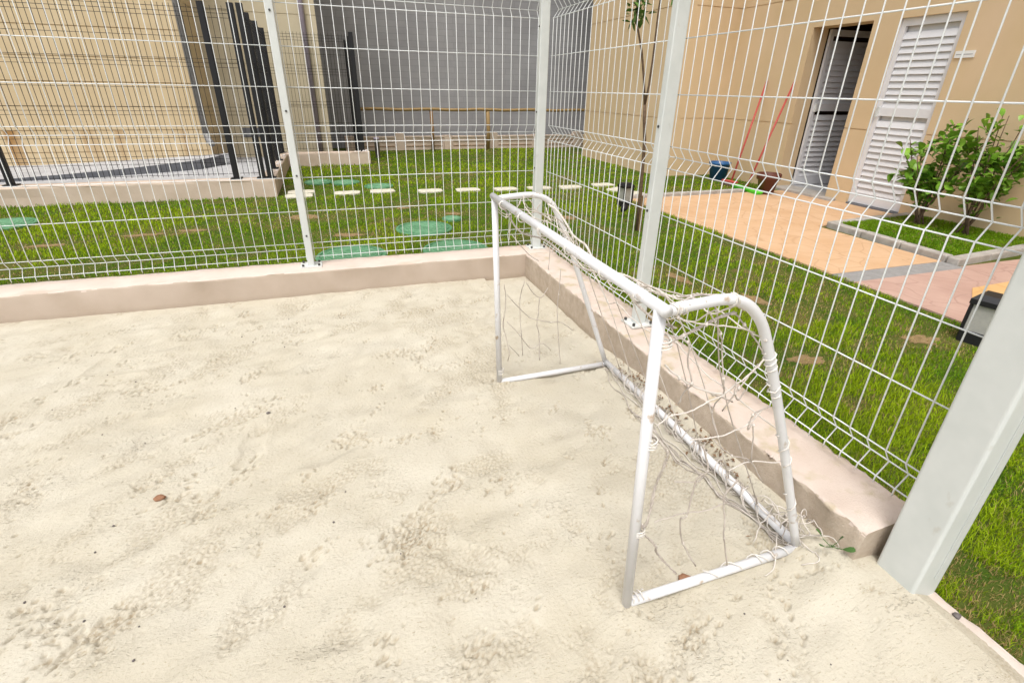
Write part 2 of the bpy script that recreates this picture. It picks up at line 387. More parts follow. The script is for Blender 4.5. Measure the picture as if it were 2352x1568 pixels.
def sand_z(x, y):
    rw = 0.04+0.10*np.clip((-2.5-y)/0.2, 0, 1)
    base = -0.012 + 0.058*np.exp(-(np.minimum(x,0)/rw)**2)*np.clip((-1.0-y)/0.7, 0, 1)
    base = base + 0.018*np.exp(-(np.minimum(-y, 9)/0.12)**2)*(x < -0.3) + 0.006*np.exp(-(np.minimum(-x, 9)/0.08)**2)
    relief_weight = np.clip((-x+0.02)/0.15, 0.25, 1)*np.clip((-y+0.02)/0.10, 0.3, 1)
    drop = np.where(x > 0.075, (x-0.075)*0.45, 0.0)
    for fx_, fy_, fa_ in ((-0.628,-2.54,0.012),(-0.612,-1.36,0.010),(-0.068,-2.54,0.014)):
        base = base + fa_*np.exp(-((x-fx_)**2+(y-fy_)**2)/0.055**2)
    return base + sample_h(x, y)*relief_weight - drop
xs = np.concatenate([np.arange(-8, -3.6, 0.2), np.arange(-3.6, -2.6, 0.008), np.arange(-2.6, 0.012, 0.0036)])
xr = np.arange(0.012, 0.2, 0.0045)
ys = np.concatenate([np.arange(-8, -3.2, 0.2), np.arange(-3.2, -1.5, 0.0036), np.arange(-1.5, -0.6, 0.006), np.arange(-0.6, 0.011, 0.008)])
def grid_mesh(name, xs_, ys_):
    X_, Y_ = np.meshgrid(xs_, ys_, indexing='ij'); Z_ = sand_z(X_, Y_)
    co = np.stack([X_, Y_, Z_], -1).reshape(-1, 3); nx, ny = len(xs_), len(ys_)
    idx = np.arange(nx*ny).reshape(nx, ny)
    q = np.stack([idx[:-1,:-1], idx[1:,:-1], idx[1:,1:], idx[:-1,1:]], -1).reshape(-1, 4)
    return co, q
co1, q1 = grid_mesh('a', xs, ys)
ys2 = ys[ys < -2.63]
co2, q2 = grid_mesh('b', np.concatenate([[xs[-1]], xr]), ys2)
co = np.concatenate([co1, co2]); q = np.concatenate([q1, q2+len(co1)])
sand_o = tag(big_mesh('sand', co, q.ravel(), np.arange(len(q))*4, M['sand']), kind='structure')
# churned sand tinted browner, with shade in its pits put into the colour
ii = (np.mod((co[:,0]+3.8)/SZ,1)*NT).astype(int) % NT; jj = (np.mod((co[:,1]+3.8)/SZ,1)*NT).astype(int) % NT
relief_weight = np.clip(0.28*mask[ii,jj]*(0.55+0.6*np.clip(lump[ii,jj],-1,1)) + 0.50*mask2[ii,jj]*(0.6+0.5*np.clip(lump[ii,jj],-1,1)) + 0.08*np.clip(mask[ii,jj]-0.5,0,1), 0, 1)
at_ = sand_o.data.attributes.new('relief_weight','FLOAT','POINT'); at_.data.foreach_set('value', relief_weight.astype(np.float32))
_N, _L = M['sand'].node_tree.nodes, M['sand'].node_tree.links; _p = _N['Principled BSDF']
_a = _N.new('ShaderNodeAttribute'); _a.attribute_name = 'relief_weight'
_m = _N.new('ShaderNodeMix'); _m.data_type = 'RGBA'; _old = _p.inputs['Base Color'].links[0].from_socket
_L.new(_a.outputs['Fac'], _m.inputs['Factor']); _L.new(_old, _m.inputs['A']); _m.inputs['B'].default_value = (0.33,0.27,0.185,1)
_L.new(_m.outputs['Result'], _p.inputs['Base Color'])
SZF = lambda x, y: float(sand_z(np.array([x]), np.array([y]))[0])

# ---- kerbs round the sand, long ragged-edged beams
def beam(x0, x1, y0, y1, z0, z1, along, step=0.025, r=0.010, jit=0.0022, seed=0, chips=()):
    rg = np.random.default_rng(seed)
    a0, a1, b0, b1 = (x0, x1, y0, y1) if along == 'x' else (y0, y1, x0, x1)
    n = max(2, int((a1-a0)/step)); A = np.linspace(a0, a1, n+1)
    prof = [(b0,z0),(b0,z0+(z1-z0)*0.5),(b0,z1-2*r),(b0+0.15*r,z1-r*0.6),(b0+0.6*r,z1-0.15*r),(b0+2*r,z1),((b0+b1)/2,z1),(b1-2*r,z1),(b1-0.6*r,z1-0.15*r),(b1-0.15*r,z1-0.6*r),(b1,z1-2*r),(b1,z0)]
    k = len(prof); V = []
    sm = lambda: np.convolve(rg.standard_normal(n+9), np.ones(4)/4, 'same')[4:4+n+1]*2
    cols = []
    for i, (b, z) in enumerate(prof):
        ja, jb = sm()*jit, sm()*jit
        if i in (0, 11): ja, jb = 0*ja, 0*jb
        edge = 1.6 if i in (3,4,8,9) else 0.7
        cols.append((b+ja*edge, z+jb*edge*0.8))
    for j in range(n+1):
        for i in range(k):
            b, z = cols[i][0][j], cols[i][1][j]
            for ca, cr, cd in chips:
                if abs(A[j]-ca) < cr and i in (2,3,4,5):
                    f = 1-abs(A[j]-ca)/cr; b += cd*f*(1.0 if i in (2,3) else 0.4); z -= cd*f*(0.25 if i in (2,) else 0.8)
            V.append((A[j], b, z) if along == 'x' else (b, A[j], z))
    F = []
    for j in range(n):
        for i in range(k):
            i2 = (i+1) % k; f = (j*k+i, j*k+i2, (j+1)*k+i2, (j+1)*k+i)
            F.append(f if along == 'y' else f[::-1])
    V += V[:k] + V[n*k:n*k+k]; m0 = (n+1)*k
    c0 = [m0+i for i in range(k)]; e = [m0+k+i for i in range(k)]
    F.append(tuple(c0) if along == 'x' else tuple(c0[::-1])); F.append(tuple(e[::-1]) if along == 'x' else tuple(e))
    mb = MB(); mb.add(V, F); return mb
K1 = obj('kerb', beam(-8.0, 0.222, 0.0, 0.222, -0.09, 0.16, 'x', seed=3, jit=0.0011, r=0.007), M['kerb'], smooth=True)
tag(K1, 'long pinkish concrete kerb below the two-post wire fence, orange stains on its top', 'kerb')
def shade_sides(o, m2):  # side faces get a darker second material, shade put into the colour
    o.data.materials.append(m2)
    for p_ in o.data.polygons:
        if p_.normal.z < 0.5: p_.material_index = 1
shade_sides(K1, M['kerb_side_shade'])
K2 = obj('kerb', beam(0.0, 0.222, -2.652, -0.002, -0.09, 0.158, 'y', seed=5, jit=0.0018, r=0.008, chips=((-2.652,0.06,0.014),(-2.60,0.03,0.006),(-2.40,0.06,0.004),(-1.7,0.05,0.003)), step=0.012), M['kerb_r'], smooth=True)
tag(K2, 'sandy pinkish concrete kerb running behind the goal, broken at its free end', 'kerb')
shade_sides(K2, mat('kerb_sandy_side_shaded', (0.44,0.36,0.28), 0.95, (0.51,0.43,0.345), 30, 8, 0.8, 160, spec=0.1, bdist=0.006))  # sandy side faces, with their shade put into the colour
K3 = obj('threshold_slab', beam(0.0, 0.165, -8.0, -2.656, -0.09, 0.018, 'y', seed=8, r=0.006), M['slab'])
tag(K3, kind='structure')

# ---------------------------------------------------------------- goal
def spline(pts, n):
    P = [np.array(p, float) for p in pts]; P = [2*P[0]-P[1]] + P + [2*P[-1]-P[-2]]; out = []
    for i in range(1, len(P)-2):
        for k in range(n):
            t = k/n; a, b, c, d = P[i-1], P[i], P[i+1], P[i+2]
            out.append(0.5*((2*b)+(-a+c)*t+(2*a-5*b+4*c-d)*t*t+(-a+3*b-3*c+d)*t**3))
    out.append(P[-2]); return out
YN, YF = -2.54, -1.36
NEARC = [(-0.66,0.828),(-0.589,0.836),(-0.50,0.836),(-0.435,0.798),(-0.378,0.709),(-0.246,0.424),(-0.068,0.012)]
FARC = [(-0.64,0.818),(-0.56,0.826),(-0.469,0.826),(-0.402,0.795),(-0.359,0.723),(-0.285,0.56),(-0.068,0.004)]
goal = thing('goal', (-0.36,-1.95,0), 'small white tubular steel football goal standing on the sand beside the kerb', 'goal')
obj('crossbar', MB().tube([(-0.638,-1.335,0.826),(-0.668,-2.562,0.838)], 0.0126, 14), M['goal'], goal, True)
obj('post', MB().tube([(-0.628,YN,-0.05),(-0.668,YN,0.836)], 0.0128, 14), M['goal'], goal, True)
obj('post', MB().tube([(-0.612,YF,-0.05),(-0.638,YF,0.824)], 0.0128, 14), M['goal'], goal, True)
obj('side_frame', MB().tube([(x,YN,z) for x,z in spline(NEARC, 6)], 0.0115, 12), M['goal'], goal, True)
obj('side_frame', MB().tube([(x,YF,z) for x,z in spline(FARC, 6)], 0.0115, 12), M['goal'], goal, True)
obj('base_bar', MB().tube([(-0.62,YN,-0.002),(-0.068,YN-0.002,0.010)], 0.013, 12), M['goal'], goal, True)
obj('base_bar', MB().tube([(-0.61,YF,-0.005),(-0.068,YF,0.002)], 0.0125, 12), M['goal'], goal, True)
obj('back_bar', MB().tube([(-0.068,YF+0.01,0.012),(-0.066,-1.95,0.020),(-0.068,YN-0.01,0.018)], 0.0140, 12), M['goal'], goal, True)

# ---- net: every cord a mesh of its own
NEAR= [[(-0.635, 0.761), (-0.6, 0.768), (-0.554, 0.785), (-0.513, 0.797), (-0.484, 0.804)], [(-0.635, 0.829), (-0.595, 0.848), (-0.547, 0.847), (-0.498, 0.845)], [(-0.484, 0.804), (-0.45, 0.771), (-0.413, 0.735), (-0.388, 0.701)], [(-0.646, 0.777), (-0.591, 0.755), (-0.582, 0.706), (-0.568, 0.66), (-0.572, 0.627), (-0.575, 0.599)], [(-0.612, 0.805), (-0.556, 0.79), (-0.486, 0.776), (-0.414, 0.748)], [(-0.557, 0.82), (-0.517, 0.765), (-0.494, 0.719), (-0.488, 0.658), (-0.476, 0.618), (-0.484, 0.563), (-0.467, 0.503)], [(-0.634, 0.709), (-0.598, 0.676), (-0.553, 0.646), (-0.482, 0.617), (-0.442, 0.627), (-0.408, 0.661), (-0.384, 0.686)], [(-0.634, 0.564), (-0.597, 0.58), (-0.559, 0.59), (-0.514, 0.602), (-0.475, 0.616)], [(-0.543, 0.513), (-0.467, 0.503), (-0.417, 0.505), (-0.365, 0.507), (-0.329, 0.544)], [(-0.444, 0.636), (-0.451, 0.617), (-0.425, 0.588), (-0.412, 0.61)], [(-0.34, 0.559), (-0.366, 0.533), (-0.363, 0.487), (-0.349, 0.497), (-0.333, 0.39)], [(-0.389, 0.369), (-0.33, 0.383), (-0.247, 0.365), (-0.216, 0.362)], [(-0.635, 0.534), (-0.6, 0.495), (-0.596, 0.442), (-0.599, 0.382), (-0.621, 0.289), (-0.626, 0.261)], [(-0.484, 0.468), (-0.47, 0.404), (-0.49, 0.374), (-0.502, 0.271), (-0.512, 0.255), (-0.483, 0.159), (-0.438, 0.076)], [(-0.361, 0.34), (-0.382, 0.286), (-0.373, 0.221), (-0.364, 0.153), (-0.324, 0.035)], [(-0.622, 0.252), (-0.582, 0.2), (-0.561, 0.153), (-0.493, 0.061)], [(-0.556, 0.388), (-0.488, 0.366), (-0.464, 0.374)], [(-0.594, 0.277), (-0.501, 0.267), (-0.439, 0.264), (-0.37, 0.267)], [(-0.579, 0.662), (-0.493, 0.612), (-0.437, 0.584)], [(-0.462, 0.482), (-0.395, 0.42), (-0.333, 0.39), (-0.263, 0.298)], [(-0.385, 0.669), (-0.442, 0.627), (-0.463, 0.565)]]
FAR= [[(-0.599, 0.468), (-0.589, 0.407), (-0.593, 0.342), (-0.597, 0.28), (-0.582, 0.203), (-0.572, 0.14), (-0.571, 0.088)], [(-0.508, 0.473), (-0.516, 0.399), (-0.519, 0.333), (-0.516, 0.234), (-0.503, 0.114)], [(-0.43, 0.385), (-0.432, 0.313), (-0.44, 0.264), (-0.422, 0.191), (-0.417, 0.074)], [(-0.336, 0.507), (-0.339, 0.39), (-0.341, 0.312), (-0.333, 0.184), (-0.311, 0.036)], [(-0.585, 0.421), (-0.548, 0.375), (-0.519, 0.343), (-0.47, 0.293), (-0.431, 0.283), (-0.376, 0.266), (-0.33, 0.261), (-0.255, 0.205)], [(-0.499, 0.467), (-0.464, 0.413), (-0.426, 0.39), (-0.389, 0.424)], [(-0.584, 0.297), (-0.525, 0.226), (-0.465, 0.145), (-0.41, 0.163), (-0.368, 0.126)], [(-0.57, 0.176), (-0.518, 0.111)], [(-0.549, 0.652), (-0.489, 0.587), (-0.447, 0.557)], [(-0.388, 0.592), (-0.396, 0.512)], [(-0.629, 0.784), (-0.587, 0.754), (-0.557, 0.775), (-0.54, 0.802), (-0.522, 0.824), (-0.485, 0.8), (-0.472, 0.765)], [(-0.522, 0.818), (-0.497, 0.778), (-0.459, 0.764), (-0.42, 0.739), (-0.387, 0.713)], [(-0.629, 0.773), (-0.593, 0.748), (-0.569, 0.753), (-0.574, 0.69), (-0.58, 0.655)], [(-0.448, 0.798), (-0.471, 0.759), (-0.521, 0.756), (-0.557, 0.746)], [(-0.568, 0.677), (-0.536, 0.639), (-0.504, 0.601)], [(-0.472, 0.765), (-0.42, 0.739), (-0.381, 0.719)]]

net = thing('goal_net', (-0.36,-1.95,0.0), 'worn knotted cord net hanging slack on the white goal frame', 'net')
nrg = random.Random(5)
knots = MB()
def knot(p, r=0.0042):
    x, y, z = p; a = r*nrg.uniform(0.8, 1.3)
    knots.add([(x+a,y,z),(x-a,y,z),(x,y+a,z),(x,y-a,z),(x,y,z+a*1.3),(x,y,z-a*1.3)],
              [(0,2,4),(2,1,4),(1,3,4),(3,0,4),(2,0,5),(1,2,5),(3,1,5),(0,3,5)])
def cord(pts, r=0.0017, n=4, clean=False, wob=0.0007, twist=False):
    P = spline(pts, n)
    Q = [(p[0]+nrg.gauss(0,wob), p[1]+nrg.gauss(0,wob), p[2]+nrg.gauss(0,wob)) for p in P]
    mb = MB().tube(Q, r, 5)
    if twist:
        for ph_ in (0, math.pi):
            T = []
            for i, p in enumerate(spline(pts, n*4)):
                T.append((p[0]+0.002*math.cos(i*1.1+ph_), p[1]+0.002*math.sin(i*0.7+ph_), p[2]+0.002*math.sin(i*1.1+ph_)))
            mb.tube(T, r*0.9, 5)
    return obj('cord', mb, M['cord_w' if clean else 'cord'], net, True)
for i, line in enumerate(NEAR):
    pts = [(x, YN + nrg.uniform(-0.012, 0.012), z) for x, z in line]
    cord(pts, 0.0023 if i in (0,1,6,12,13,14) else 0.0018, 5, clean=i in (4,6,7,8,11), twist=i in (0,12,15))
    for p in pts[1:-1:2]: knot(p)
for i, line in enumerate(FAR):
    pts = [(x, YF + nrg.uniform(-0.015, 0.015), z) for x, z in line]
    cord(pts, 0.0019, 5, clean=i >= 10)
    for p in pts[1:-1:2]: knot(p)
# back sheet: slack square mesh from crossbar over the back rope down to the base bar
NC = np.array(spline(NEARC, 12)); FC = np.array(spline(FARC, 12))
def sheet(s, t):
    k = t*(len(NC)-1); i = min(int(k), len(NC)-2); f = k-i
    a = FC[i]*(1-f)+FC[i+1]*f; b = NC[i]*(1-f)+NC[i+1]*f
    p = a*(1-s)+b*s; w = 4*s*(1-s)
    sg = w*math.sin(math.pi*min(1, t*1.05))
    x = p[0] - 0.02*sg + 0.10*w*max(0, t-0.3)*(1-t)
    z = p[1] - 0.085*sg - 0.22*w*max(0, t-0.25)*(1-t)
    return (x, YF*(1-s)+YN*s, max(z, SZF(x, YF*(1-s)+YN*s)+0.004))
S_ = np.linspace(0.0, 1.0, 9); T_ = np.linspace(0.02, 1.0, 6)
nodes = [[None]*len(T_) for _ in S_]
for i, s in enumerate(S_):
    for j, t in enumerate(T_):
        x, y, z = sheet(min(max(s+nrg.gauss(0,0.012),0),1), min(max(t+nrg.gauss(0,0.02),0.01),1))
        nodes[i][j] = (x+nrg.gauss(0,0.014)*(0<j<5), y+nrg.gauss(0,0.014), z+nrg.gauss(0,0.014)*(0<j<5))
for i in range(1, len(S_)-1):
    cord([nodes[i][j] for j in range(len(T_))], 0.0019, 5, clean=i % 2 == 0)
for j in range(1, len(T_)):
    pts = []
    for i in range(len(S_)):
        pts.append(nodes[i][j])
        if i < len(S_)-1:
            a, b = nodes[i][j], nodes[i+1][j]
            dr = nrg.uniform(0.004, 0.03)*(1 if j < 4 else 0.2)
            pts.append(((a[0]+b[0])/2+nrg.gauss(0,0.008), (a[1]+b[1])/2, (a[2]+b[2])/2-dr))
    cord(pts, 0.0019, 4, clean=True)
    for i in range(len(S_)): knot(nodes[i][j])
# the rope along the back bend and a second one bunched below the crossbar
rope1 = [(-0.415-0.055*s+0.02*math.sin(9*s), YF+(YN-YF)*s, 0.79+0.03*s-0.095*4*s*(1-s)+0.012*math.sin(23*s)) for s in np.linspace(0,1,16)]
cord(rope1, 0.0028, 4, True, twist=True)
rope2 = [(-0.615-0.02*math.sin(7*s), YF+(YN-YF)*s, 0.79-0.02*math.sin(math.pi*s)+0.012*math.sin(19*s)) for s in np.linspace(0,1,16)]
cord(rope2, 0.002, 4, False, twist=True)
# lashings of cord round the tubes
def wrap(c, axis, r, turns, length, rc=0.0019):
    c = Vector(c); ax = Vector(axis).normalized(); a = ax.orthogonal().normalized(); b = ax.cross(a); P = []
    n = int(turns*9)
    for k in range(n+1):
        q = 2*math.pi*turns*k/n + 0.4
        P.append(c + ax*(length*(k/n-0.5)+nrg.gauss(0,0.0015)) + (a*math.cos(q)+b*math.sin(q))*(r+nrg.uniform(0.0003,0.0025)))
    obj('lashing', MB().tube(P, rc, 5), M['lash'], net, True)
wrap((-0.625,YN,0.832), (1,0,0.06), 0.0115, 3.2, 0.03); wrap((-0.648,YN,0.76), (0,0,1), 0.0138, 3.0, 0.025)
wrap((-0.640,YN,0.52), (0,0,1), 0.0138, 3.5, 0.03); wrap((-0.632,YN,0.255), (0,0,1), 0.0138, 3, 0.022)
wrap((-0.50,YN,0.836), (1,0,-0.1), 0.0115, 2, 0.014); wrap((-0.365,YN,0.68), (0.35,0,-0.9), 0.0115, 3, 0.05)
wrap((-0.33,YN,0.60), (0.35,0,-0.9), 0.0115, 2, 0.04); wrap((-0.24,YN,0.41), (0.4,0,-0.9), 0.0115, 2, 0.12)
wrap((-0.15,YN,0.20), (0.4,0,-0.9), 0.0115, 1.6, 0.12); wrap((-0.60,YN,0.012), (1,0,0), 0.0115, 3, 0.04)
wrap((-0.28,YN,0.012), (1,0,0), 0.013, 2.5, 0.22); wrap((-0.15,YN,0.014), (1,0,0), 0.013, 3, 0.14)
for s in (0.12, 0.3, 0.46, 0.63, 0.8, 0.93):
    wrap((-0.645-0.02*s, YF+(YN-YF)*s, 0.822+0.01*s), (0.02,1,0), 0.0135, 2.2, 0.014)
wrap((-0.61,YF,0.05), (0,0,1), 0.0138, 3, 0.03); wrap((-0.33,YF,0.66), (0.35,0,-0.9), 0.0115, 4, 0.06); wrap((-0.40,YF,0.79), (0.5,0,-0.6), 0.0115, 3, 0.04)
# the tangle round the back bar
for k in range(8):
    ph_, tr = nrg.uniform(0, 6.3), nrg.uniform(9, 20); P = []
    s0, s1 = nrg.uniform(0,0.25), nrg.uniform(0.75,1.0)
    for i in range(90):
        s = s0+(s1-s0)*i/89; q = ph_+tr*s*2*math.pi*0.5; r = 0.019+0.007*math.sin(s*31+k)+nrg.uniform(0,0.006)
        x = -0.067+r*math.cos(q)*1.3; y = YF+(YN-YF)*s+nrg.gauss(0,0.003); z = 0.02+r*math.sin(q)
        P.append((x, y, max(z, SZF(x,y)+0.002)))
    obj('tangled_cord', MB().tube(P, nrg.uniform(0.0012,0.0018), 4), M['cord_w' if k % 3 else 'cord'], net, True)
for k in range(5):
    P = []; off = nrg.uniform(0.03, 0.085); w1, w2 = nrg.uniform(5,11), nrg.uniform(14,25)
    s0 = nrg.uniform(0.02, 0.4)
    for i in range(70):
        s = s0+(1.0-s0)*i/69; x = -0.067-off*math.sin(math.pi*(0.1+0.85*s))+0.008*math.sin(w1*s*3+k)+0.006*math.sin(w2*s*2); y = YF+(YN-YF)*s
        P.append((x, y, SZF(x,y)+0.003+0.006*abs(math.sin(w2*s+k))))
    obj('tangled_cord', MB().tube(P, 0.0019, 4), M['cord_w' if k % 2 else 'cord'], net, True)
for k in range(14):      # loose ends and loops at the near back corner
    P = []; x, y, z = -0.06+nrg.uniform(-0.05,0.03), YN+nrg.uniform(-0.02,0.06), 0.02+nrg.uniform(0,0.05); d = Vector((nrg.uniform(-0.4,0.8), nrg.uniform(-0.6,0.6), nrg.uniform(0.2,1.0)))
    for i in range(16):
        P.append((x,y,z)); d += Vector((nrg.gauss(0,0.35), nrg.gauss(0,0.35), nrg.gauss(-0.12,0.3))); d.normalize()
        x = min(x+d.x*0.012, -0.004); y += d.y*0.012; z = max(z+d.z*0.012, SZF(x,y)+0.002)
    obj('loose_cord', MB().tube(P, 0.0018, 4), M['cord_w'], net, True)
kn = obj('knots', knots, M['cord_w'], net, True); kn['kind'] = 'stuff'

# ---------------------------------------------------------------- white wire fences
FOLD = [0.252, 0.945, 1.638, 2.331]
def hz():
    out = []
    for c in FOLD: out += [(c-0.045, 0.0), (c, 1.0), (c+0.045, 0.0)]
    for c in FOLD[:-1]: out += [(c+0.045+0.201, 0.0), (c+0.045+0.402, 0.0)]
    return out
FD = 0.032
def fence_post(parent, x, y, along, base=True):
    hx, hy = (0.020, 0.030) if along == 'x' else (0.030, 0.020)
    p = obj('post', MB().rbox(x-hx, x+hx, y-hy, y+hy, 0.163, 2.47, 0.005, 3), M['white'], parent)
    cap = obj('post_cap', MB().rbox(x-hx-0.002, x+hx+0.002, y-hy-0.002, y+hy+0.002, 2.4705, 2.48, 0.005, 3), M['bolt'], p)
    for z in (0.36, 0.72, 1.07, 1.55, 2.0):
        if along == 'x': b = MB().tube([(x,y-hy-0.004,z),(x,y-hy+0.003,z)], 0.006, 8)
        else: b = MB().tube([(x-hx-0.004,y,z),(x-hx+0.003,y,z)], 0.006, 8)
        obj('bolt', b, M['bolt'], p)
    if base:
        pl = obj('base_plate', MB().rbox(x-0.065, x+0.065, y-0.055, y+0.055, 0.1605, 0.1685, 0.004, 2), M['plate'], p)
        for dx in (-0.048, 0.048):
            for dy in (-0.04, 0.04):
                obj('anchor_bolt', MB().tube([(x+dx,y+dy,0.169),(x+dx,y+dy,0.181)], 0.0075, 6), M['bolt'], p)
    return p
vproto = {}
def vwire(parent, x, y, out):
    key = out
    if key not in vproto:
        P = [(0,0,0.185)]
        for c in FOLD:
            P += [(0,0,c-0.045), (FD*out[0], FD*out[1], c), (0,0,c+0.045)]
        P.append((0,0,2.40))
        mb = MB().tube(P, 0.0021, 6); o = obj('vertical_wire', mb, M['wire'], parent, True, origin=(0,0,0))
        o.location = Vector((x,y,0)) - WL[parent.name]; WL[o.name] = Vector((x,y,0)); vproto[key] = o
    else: dup(vproto[key], parent, (x,y,0), name='vertical_wire')
def hwires(parent, a0, a1, along, off, outd):
    for z, f in hz():
        o_ = off + outd*(FD+0.0)*f + outd*0.0045
        P = [(a0,o_,z),(a1,o_,z)] if along == 'x' else [(o_,a0,z),(o_,a1,z)]
        obj('horizontal_wire', MB().tube(P, 0.0023, 6), M['wire'], parent, True)
YW, XW = 0.158, 0.170
f1 = thing('wire_fence', (-1.4,0.12,0.16), 'white folded-wire mesh fence on the long stained kerb facing the lawn and covers', 'fence')
px = [-4.75, -3.2, -1.425, 0.125]
for x in px[:-1]: fence_post(f1, x, 0.123, 'x')
for a, b in zip(px[:-1], px[1:]):
    n = int(round((b-a-0.03)/0.058))
    hwires(f1, a+0.002, b-0.002 if b < 0 else b+0.02, 'x', YW, 1)
    for k in range(n+1): vwire(f1, a+0.025+k*(b-a-0.05)/n, YW, (0,1))
f2 = thing('wire_fence', (0.135,-1.3,0.16), 'white folded-wire mesh fence on the kerb behind the goal, facing the doors', 'fence')
fence_post(f2, 0.130, 0.135, 'y'); fence_post(f2, 0.136, -1.282, 'y')
for a, b in ((-1.282, 0.11), (-2.672, -1.282)):
    n = int(round((b-a-0.03)/0.058))
    hwires(f2, a+0.002, b-0.002, 'y', XW, 1)
    for k in range(n+1): vwire(f2, XW, a+0.025+k*(b-a-0.05)/n, (1,0))
gp = obj('post', MB().rbox(0.061, 0.161, -2.779, -2.674, -0.02, 2.6, 0.009, 4), M['white'], f2)
gp['label'] = 'thick square white gate post at the free end'
obj('post_cap', MB().rbox(0.059, 0.163, -2.781, -2.672, 2.6005, 2.612, 0.009, 3), M['bolt'], gp)
obj('seam_strip', MB().box(0.118, 0.1215, -2.7815, -2.7795, 0.09, 2.58), M['white'], gp)

# ---------------------------------------------------------------- black mesh fence round the yard
LW = 0.205
bf = thing('black_fence', (-2.0,4.2,LW), 'tall black welded-mesh fence on low plaster walls round the yellow building yard', 'fence')
def bpost(x, y, z0=LW, w=0.06, z1=1.96):
    p = obj('post', MB().rbox(x-w/2, x+w/2, y-w/2, y+w/2, z0+0.001, z1, 0.006, 2), M['black'], bf)
    obj('foot_plate', MB().box(x-0.06, x+0.06, y-0.055, y+0.055, z0+0.0005, z0+0.012), M['black'], p)
def bpanel(x0, y0, x1, y1, z0=LW+0.04, z1=1.93):
    L_ = math.hypot(x1-x0, y1-y0); n = int(L_/0.05); ux, uy = (x1-x0)/L_, (y1-y0)/L_; mb = MB()
    fl = [0.43, 0.93, 1.40, 1.86]
    for k in range(1, n):
        x, y = x0+ux*L_*k/n, y0+uy*L_*k/n; mb.tube([(x,y,z0),(x,y,z1)], 0.0030, 4, False)
    zz = []
    for c in fl: zz += [c-0.04, c, c+0.04]
    zz += [z0+0.02, 0.66, 1.16, 1.64]
    for z in zz: mb.tube([(x0,y0-0.004,z),(x1,y1-0.004,z)], 0.0030, 4, False)
    o = obj('mesh_panel', mb, M['black'], bf); o['kind'] = 'stuff'
for x in (-6.6, -4.45, -2.30): bpost(x, 3.64)
bpost(-2.02, 3.64, w=0.065); bpost(-1.93, 3.62, w=0.065)
for a, b in ((-6.6,-4.45),(-4.45,-2.30),(-2.30,-2.02)): bpanel(a+0.03, 3.64, b-0.03, 3.64)
ypp = [3.62, 4.45, 5.35, 6.30]
for y in ypp[1:]: bpost(-1.96, y)
for a, b in zip(ypp[:-1], ypp[1:]): bpanel(-1.96, a+0.03, -1.96, b-0.03)
bpost(-0.69, 6.31, w=0.07); bpanel(-1.93, 6.31, -0.725, 6.31)
bpost(-0.69, 7.1, z0=0.0, w=0.07); bpost(-0.70, 7.95, z0=0.0, w=0.07); bpanel(-0.69, 6.35, -0.69, 7.06); bpanel(-0.69, 7.14, -0.70, 7.9)
# low walls below it
tag(obj('low_wall', beam(-9, -1.885, 3.53, 3.74, -0.02, LW, 'x', step=0.08, seed=12, r=0.012), M['lowwall']), 'low beige plaster wall under the black mesh fence, parallel to the court kerb', 'wall')
tag(obj('low_wall', beam(-2.05, -1.885, 3.742, 6.20, -0.02, LW-0.002, 'y', step=0.08, seed=13, r=0.012), M['lowwall']), 'low beige wall running back from the black fence corner, white patches on top', 'wall')
tag(obj('low_wall', beam(-1.95, -0.58, 6.202, 6.42, -0.02, LW+0.004, 'x', step=0.08, seed=14, r=0.012), M['lowwall']), 'short low beige wall ending at the tall black end post', 'wall')
ST = mat('old_plaster_crumbs', (0.66,0.60,0.56), 0.9, (0.75,0.71,0.68), 30, 5)
crg = random.Random(3)
cr = thing('plaster_rubble', (-1.92,4.6,LW), 'small heap of white plaster lumps on the low wall below black posts', 'rubble')
for k in range(26):
    y = crg.uniform(3.75, 6.1); x = -1.96+crg.uniform(-0.05,0.05); s_ = crg.uniform(0.012,0.03)
    obj('plaster_lump', MB().lathe([(s_,LW+0.001),(s_*0.9,LW+s_*0.25),(s_*0.5,LW+s_*0.4)], x, y, 6), ST, cr)
for k in range(10):
    x = -0.72+crg.uniform(-0.10,0.10); y = 6.31+crg.uniform(-0.08,0.08); s_ = crg.uniform(0.012,0.03)
    obj('plaster_lump', MB().lathe([(s_,LW+0.005),(s_*0.9,LW+s_*0.6),(s_*0.4,LW+s_*0.9)], x, y, 6), ST, cr)
# yard floor and the curved plinth along the yellow wall
tag(obj('yard_paving', MB().box(-9, -2.052, 3.745, 7.6, -0.02, 0.10), M['concrete']), kind='structure')
pl = MB(); N_ = 26; Vt = []
for i in range(N_+1):
    s = i/N_; x = -7.2+4.55*s
    e = max(0, (s-0.45)/0.55)
    yf = 4.5+0.35*s+0.75*e**2; zt = 0.13+0.115*e**1.2
    if s > 0.93: yf += (s-0.93)/0.07*0.55
    Vt.append((x, yf, zt))
for x, yf, zt in Vt: pl.v += [(x,yf,0.101),(x,yf,zt),(x,5.90,zt+0.012),(x,5.90,0.101)]
for i in range(N_):
    for k in range(4):
        pl.f.append((4*i+k, 4*i+4+k, 4*i+4+(k+1)%4, 4*i+(k+1)%4))
pl.f += [(3,2,1,0), (4*N_,4*N_+1,4*N_+2,4*N_+3)]
plo = obj('plinth', pl, M['concrete'], smooth=False); plo.data.materials.append(M['concrete_d'])
for i_, p_ in enumerate(plo.data.polygons): p_.material_index = 1 if (i_ % 4 == 0 and i_ < 4*N_) else 0
tag(plo, 'curved grey concrete plinth along the foot of the yellow wall', 'plinth')

